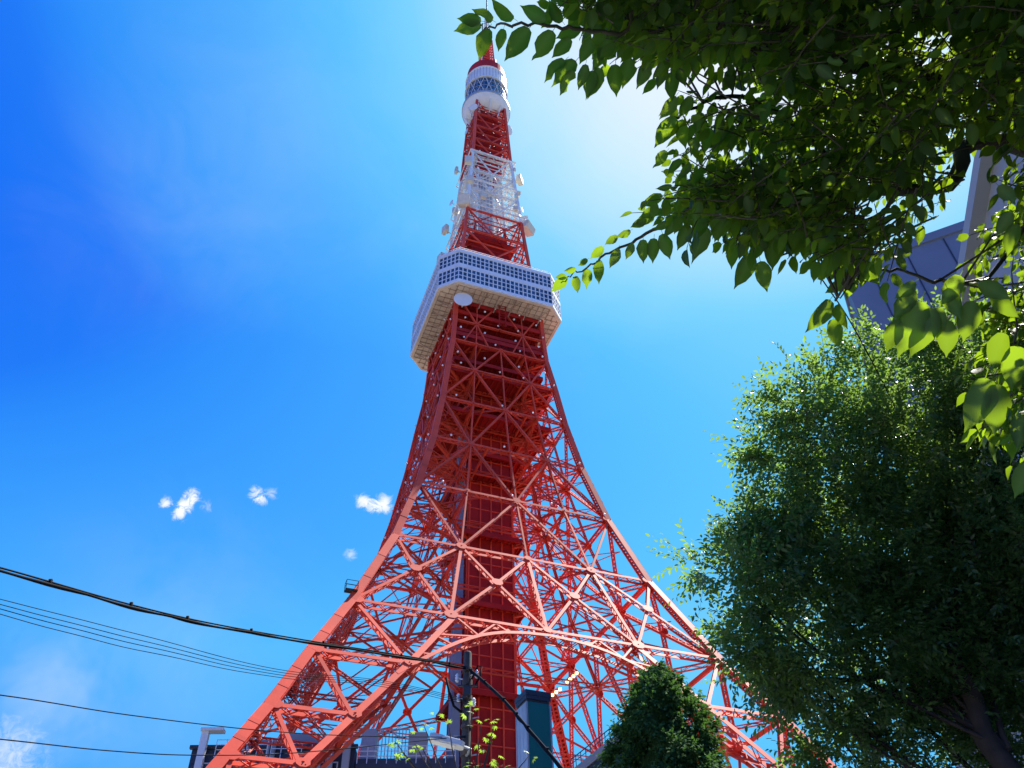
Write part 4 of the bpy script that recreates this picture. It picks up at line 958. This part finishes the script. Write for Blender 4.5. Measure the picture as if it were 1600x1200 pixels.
for i in pick:
    mx = Matrix(((X[i][0], D_[i][0], N_[i][0], LP[i][0]-O[0]), (X[i][1], D_[i][1], N_[i][1], LP[i][1]-O[1]), (X[i][2], D_[i][2], N_[i][2], LP[i][2]-O[2]), (0, 0, 0, 1))) @ Matrix.Scale(LS[i], 4)
    link('leaf', lme[wh[i]], TR, mx)
rest = np.setdiff1d(np.arange(NL), pick)
o = scatter('foliage', shapes, wh[rest], LP[rest], LD[rest], LN[rest], LS[rest], tone[rest], M['leaf'], TR, O); o.data.polygons.foreach_set('use_smooth', [True]*len(o.data.polygons)); tag(o, kind='stuff')

# ---- small-leaved tree in the middle right
def small_leaf():
    return (np.array([(0, 0, 0), (-.21, .28, .07), (-.19, .62, .05), (0, 1, -.12), (.19, .62, .05), (.21, .28, .07), (0, .45, -.02)]), [[0, 6, 2, 1], [6, 3, 2], [0, 5, 4, 6], [6, 4, 3]])
blobs = [(1300,640,90,10.5),(1400,600,85,11),(1500,590,95,11),(1590,600,90,11),(1230,700,60,10.2),(1260,760,80,10.2),(1370,720,110,10.8),(1480,720,120,11.3),(1590,740,120,11.3),
 (1200,830,65,9.8),(1150,890,55,9.4),(1105,885,30,9.2),(1250,880,90,10),(1350,850,115,10.6),(1480,860,130,11.2),(1600,880,140,11.4),
 (1180,960,60,9.5),(1230,1010,80,9.6),(1330,990,110,10.3),(1450,1000,130,11),(1590,1010,130,11.2),(1160,1040,40,9.3),(1235,1085,38,9.5),(1320,1105,70,9.9),(1345,1180,60,9.8),(1380,1150,50,10.4),(1560,1130,100,11),(1450,1190,60,10.6),(1650,1180,140,11),
 (1750,700,160,11.5),(1780,950,180,11.5),(1700,560,110,11.2)]
tb2 = at_h(1640, 1150, 9.6); tb2.z = GZ
T2 = empty('leafy_tree', tb2); tag(T2, 'large round small leaved green tree filling the lower right', 'tree'); O2 = npv(tb2)
def limb(pts, r0, r1, root, org, nm='limb', n=7):
    P = [V(p) for p in pts]; out = []
    for i in range(len(P)-1):
        a, b, c, d = P[max(i-1, 0)], P[i], P[i+1], P[min(i+2, len(P)-1)]
        for k in range(5):
            t = k/5; out.append(.5*((2*b)+(c-a)*t+(2*a-5*b+4*c-d)*t*t+(3*b-a-3*c+d)*t**3)+V((rnd.gauss(0, .3), rnd.gauss(0, .3), rnd.gauss(0, .3)))*r0*.6)
    out.append(P[-1]); m = MB(); m.tube([p-org for p in out], [r0+(r1-r0)*i/(len(out)-1) for i in range(len(out))], n); return m.build(nm, M['bark'], root, True)
fork = tb2+V((-.2, .1, 3.4))
limb([tb2, tb2+V((.1, 0, 1.8)), fork, fork+V((-.2, .3, 2.2)), at(1560, 720, 11.2)], .20, .05, T2, tb2, 'trunk', 12)
hub = [fork+V((0, 0, .2)), fork+V((-.1, .15, 1.2)), fork+V((-.2, .3, 2.2))]
for i, (u, v, r, dd) in enumerate(blobs):
    if u > 1620: continue
    c = at(u, v, dd); h = hub[0] if v > 950 else (hub[1] if v > 750 else hub[2])
    c = c+FWD*.25; mid = h.lerp(c, .5)+V((rnd.uniform(-.2, .2), .55+rnd.uniform(-.2, .2), .10)); limb([h, mid, h.lerp(c, .85)+V((0, .1, .05)), c], .036 if r > 80 else .022, .003, T2, tb2)
limb([hub[0], at(1480, 1075, 10.6), at(1330, 1062, 10), at(1170, 1063, 9.4)], .05, .010, T2, tb2)
sp_p, sp_d, sp_n = [], [], []
tw2 = MB(); leafP, leafD, leafN, leafL = [], [], [], []
def sprays(blobs, per, dens, size, nleaf, tone_up, asc=.25, sq=1.0, origin=None, out=None):
    for (u, v, r, dd) in blobs:
        c = npv(at(u, v, dd)); rad = r/FPX*dd; n = int(per*(rad**2)*dens*(1.0 if v < 800 else 1.25))
        if u > 1620: n = int(n*.35)
        x = rng.normal(size=(n, 3)); x /= np.linalg.norm(x, axis=1)[:, None]; rr = rng.random(n)**(.42)
        rr = np.where(rng.random(n) < .10, rr*rng.uniform(1, 1.25, n), rr)
        nsub = max(5, int(9*(rad/.6)**2)); scx = rng.normal(size=(nsub, 3)); scx /= np.linalg.norm(scx, axis=1)[:, None]; scx *= (rng.random(nsub)**.4)[:, None]*rng.uniform(.75, 1.12, nsub)[:, None]
        wsub = rng.random(nsub)**1.2+.12; pick_ = rng.choice(nsub, n, p=wsub/wsub.sum())
        mixk = rng.random(n) < .74
        x = np.where(mixk[:, None], scx[pick_] + x*(rng.random(n)**.5)[:, None]*.34, x*rr[:, None]); rr = np.ones(n)
        off = x*rad; off[:, 2] *= sq; p = c+off; x = x/(np.linalg.norm(x, axis=1)[:, None]+1e-6)
        d = x*.9 + rng.normal(size=(n, 3))*.55; d[:, 2] += asc; d /= np.linalg.norm(d, axis=1)[:, None]
        nn = rng.normal(size=(n, 3))*.45; nn[:, 2] += 1
        X_, D2, N2 = frames(d, nn); ln = rng.uniform(.16, .34, n)*size/.05
        for k in range(nleaf):
            t = (k+.5)/nleaf; s = 1 if k % 2 else -1
            q = p + D2*(ln*t)[:, None] + N2*(ln*t*t*.15)[:, None]
            a = .75 if k < nleaf-1 else .0
            ld = D2*.65 + X_*(s*a) + rng.normal(size=(n, 3))*.18; ld[:, 2] -= .12
            leafP.append(q); leafD.append(ld); leafN.append(N2+rng.normal(size=(n, 3))*.35); leafL.append(size*rng.uniform(.75, 1.25, n)*(1-.35*abs(t-.45)))
        for k in range(0, n, 3):
            a = V(p[k])-tb2; b = a+V(D2[k]*ln[k])
            i0 = len(tw2.v); s_ = V(X_[k])*.0025; tw2.v += [tuple(a-s_), tuple(a+s_), tuple(b+s_*.4), tuple(b-s_*.4)]; tw2.f.append([i0, i0+1, i0+2, i0+3]); tw2.mi.append(0)
sprays(blobs, 690, 1.0, .074, 11, 0)
tag(tw2.build('twig', M['bark'], T2), kind='stuff')
P_, D3, N3, L3 = (np.concatenate(a) for a in (leafP, leafD, leafN, leafL)); n = len(P_)
o = scatter('crown', [small_leaf()], np.zeros(n, int), P_, D3, N3, L3, rng.random(n), M['leaf2'], T2, O2); tag(o, kind='stuff')
print('small leaves', n, 'broad leaves', NL)

# ---- dense conifer: overlapping fan-like sprays over a tapering body
ct = at_h(1022, 1033, 19); cb = V((ct.x, ct.y, GZ)); H = ct.z-GZ; O3 = npv(cb)
T3 = empty('conifer_tree', cb); tag(T3, 'dense dark green conifer with rounded pointed top before the right tower leg', 'tree')
limb([cb, cb+V((.03, 0, H*.5)), cb+V((0, 0, H*.97))], .16, .02, T3, cb, 'trunk', 8)
def prof(h):                                                    # crown radius below the tip
    return float(np.interp(h, [0, .25, .7, 1.3, 2.2, 3.5, 6, 9.5], [.08, .45, .80, 1.12, 1.45, 1.7, 1.9, 1.8]))
CP, CD, CN, CL = [], [], [], []
ncl = 2300
for k in range(ncl):
    h = 9.2*(k/ncl)**.62+.05; t = k*2.399963+rnd.uniform(-.3, .3); lump = .88+.16*math.sin(t*3+h*2.1)+.10*math.sin(t*5-h*4.3); r = prof(h)*lump*(rnd.uniform(.86, 1.06) if k % 3 else rnd.uniform(.55, .8))
    base = O3+np.array((r*math.cos(t)*.72, r*math.sin(t)*.72, H-h-.12)); od = np.array((math.cos(t), math.sin(t), rnd.uniform(.1, .55)))
    od /= np.linalg.norm(od); ns = 84
    a = rng.normal(size=(ns, 3))*.42; dd = od+a; dd /= np.linalg.norm(dd, axis=1)[:, None]; lg = rng.uniform(.10, .30, ns)*(0.6+.5*r)
    p = base+dd*lg[:, None]*rng.uniform(.3, 1.1, ns)[:, None]; dl = dd.copy(); dl[:, 2] -= .25+rng.random(ns)*.5
    CP.append(p); CD.append(dl+rng.normal(size=(ns, 3))*.3); CN.append(od*1.2+rng.normal(size=(ns, 3))*.35+np.array((0, 0, .35))); CL.append(rng.uniform(.06, .13, ns))
CP, CD, CN, CL = map(np.concatenate, (CP, CD, CN, CL))
fan = (np.array([(0, 0, 0), (-.22, .3, .03), (-.30, .62, 0), (-.12, .7, -.04), (0, 1, -.12), (.13, .68, -.04), (.28, .6, 0), (.2, .3, .03)]), [[0, 3, 2, 1], [0, 4, 3], [0, 5, 4], [0, 7, 6, 5]])
tag(scatter('crown', [fan], np.zeros(len(CP), int), CP, CD, CN, CL, rng.random(len(CP)), M['needle'], T3, O3), kind='stuff')
# dark inner body that keeps the crown closed
m = MB(); m.lathe([(max(.01, prof(h)*.42), -h) for h in np.linspace(.15, 9, 14)], (0, 0, H), 14); m.build('inner_boughs', M['needle'], T3, True)

# ---- sapling with bright star-like leaves beside the pole
sb = at_h(735, 1200, 7.5); sb.z = GZ
T4 = empty('maple_sapling', sb); tag(T4, 'young maple with small bright star shaped leaf tufts round the utility pole', 'tree'); O4 = npv(sb)
tips = [(738,1112,7.4),(752,1130,7.4),(772,1132,7.5),(662,1132,7.3),(648,1162,7.3),(618,1160,7.2),(660,1170,7.3),(740,1188,7.5),(768,1190,7.5),(770,1150,7.5),(826,1181,7.6),(700,1128,7.4),(628,1175,7.2),(755,1168,7.5),(785,1195,7.5)]
st_ = sb+V((-.02, 0, at_h(735, 1260, 7.5).z-GZ))
limb([sb, sb.lerp(st_, .5)+V((.05, 0, 0)), st_], .05, .022, T4, sb, 'trunk', 8)
MP, MD, MN, ML = [], [], [], []
for (u, v, dd) in tips:
    p = at_h(u, v, dd); mid = st_.lerp(p, .55)+V((0, 0, -.08)); limb([st_, mid, p], .010, .003, T4, sb, 'branch', 5)
    for j in range(rnd.randint(3, 5)):
        c = p+V((rnd.gauss(0, .045), rnd.gauss(0, .05), rnd.gauss(0, .035))); nn = V((rnd.gauss(0, .4), rnd.gauss(0, .4), 1)); a0 = rnd.random()*6.28
        xx = nn.cross(V((1, 0, 0))).normalized(); yy = nn.cross(xx).normalized(); sz = rnd.uniform(.035, .06)
        for k in range(7):
            a = a0+(k-3)*.62; MP.append(npv(c)); MD.append(npv(xx*math.cos(a)+yy*math.sin(a)+V((0, 0, -.2)))); MN.append(npv(nn)); ML.append(sz*(1-.13*abs(k-3)))
n = len(MP); tn = np.repeat(rng.random(n//7+1), 7)[:n]
lobe = (np.array([(0, 0, 0), (-.13, .45, .03), (0, 1, -.08), (.13, .45, .03)]), [[0, 2, 1], [0, 3, 2]])
tag(scatter('foliage', [lobe], np.zeros(n, int), np.array(MP), np.array(MD), np.array(MN), np.array(ML), tn, M['leafy'], T4, O4), kind='stuff')
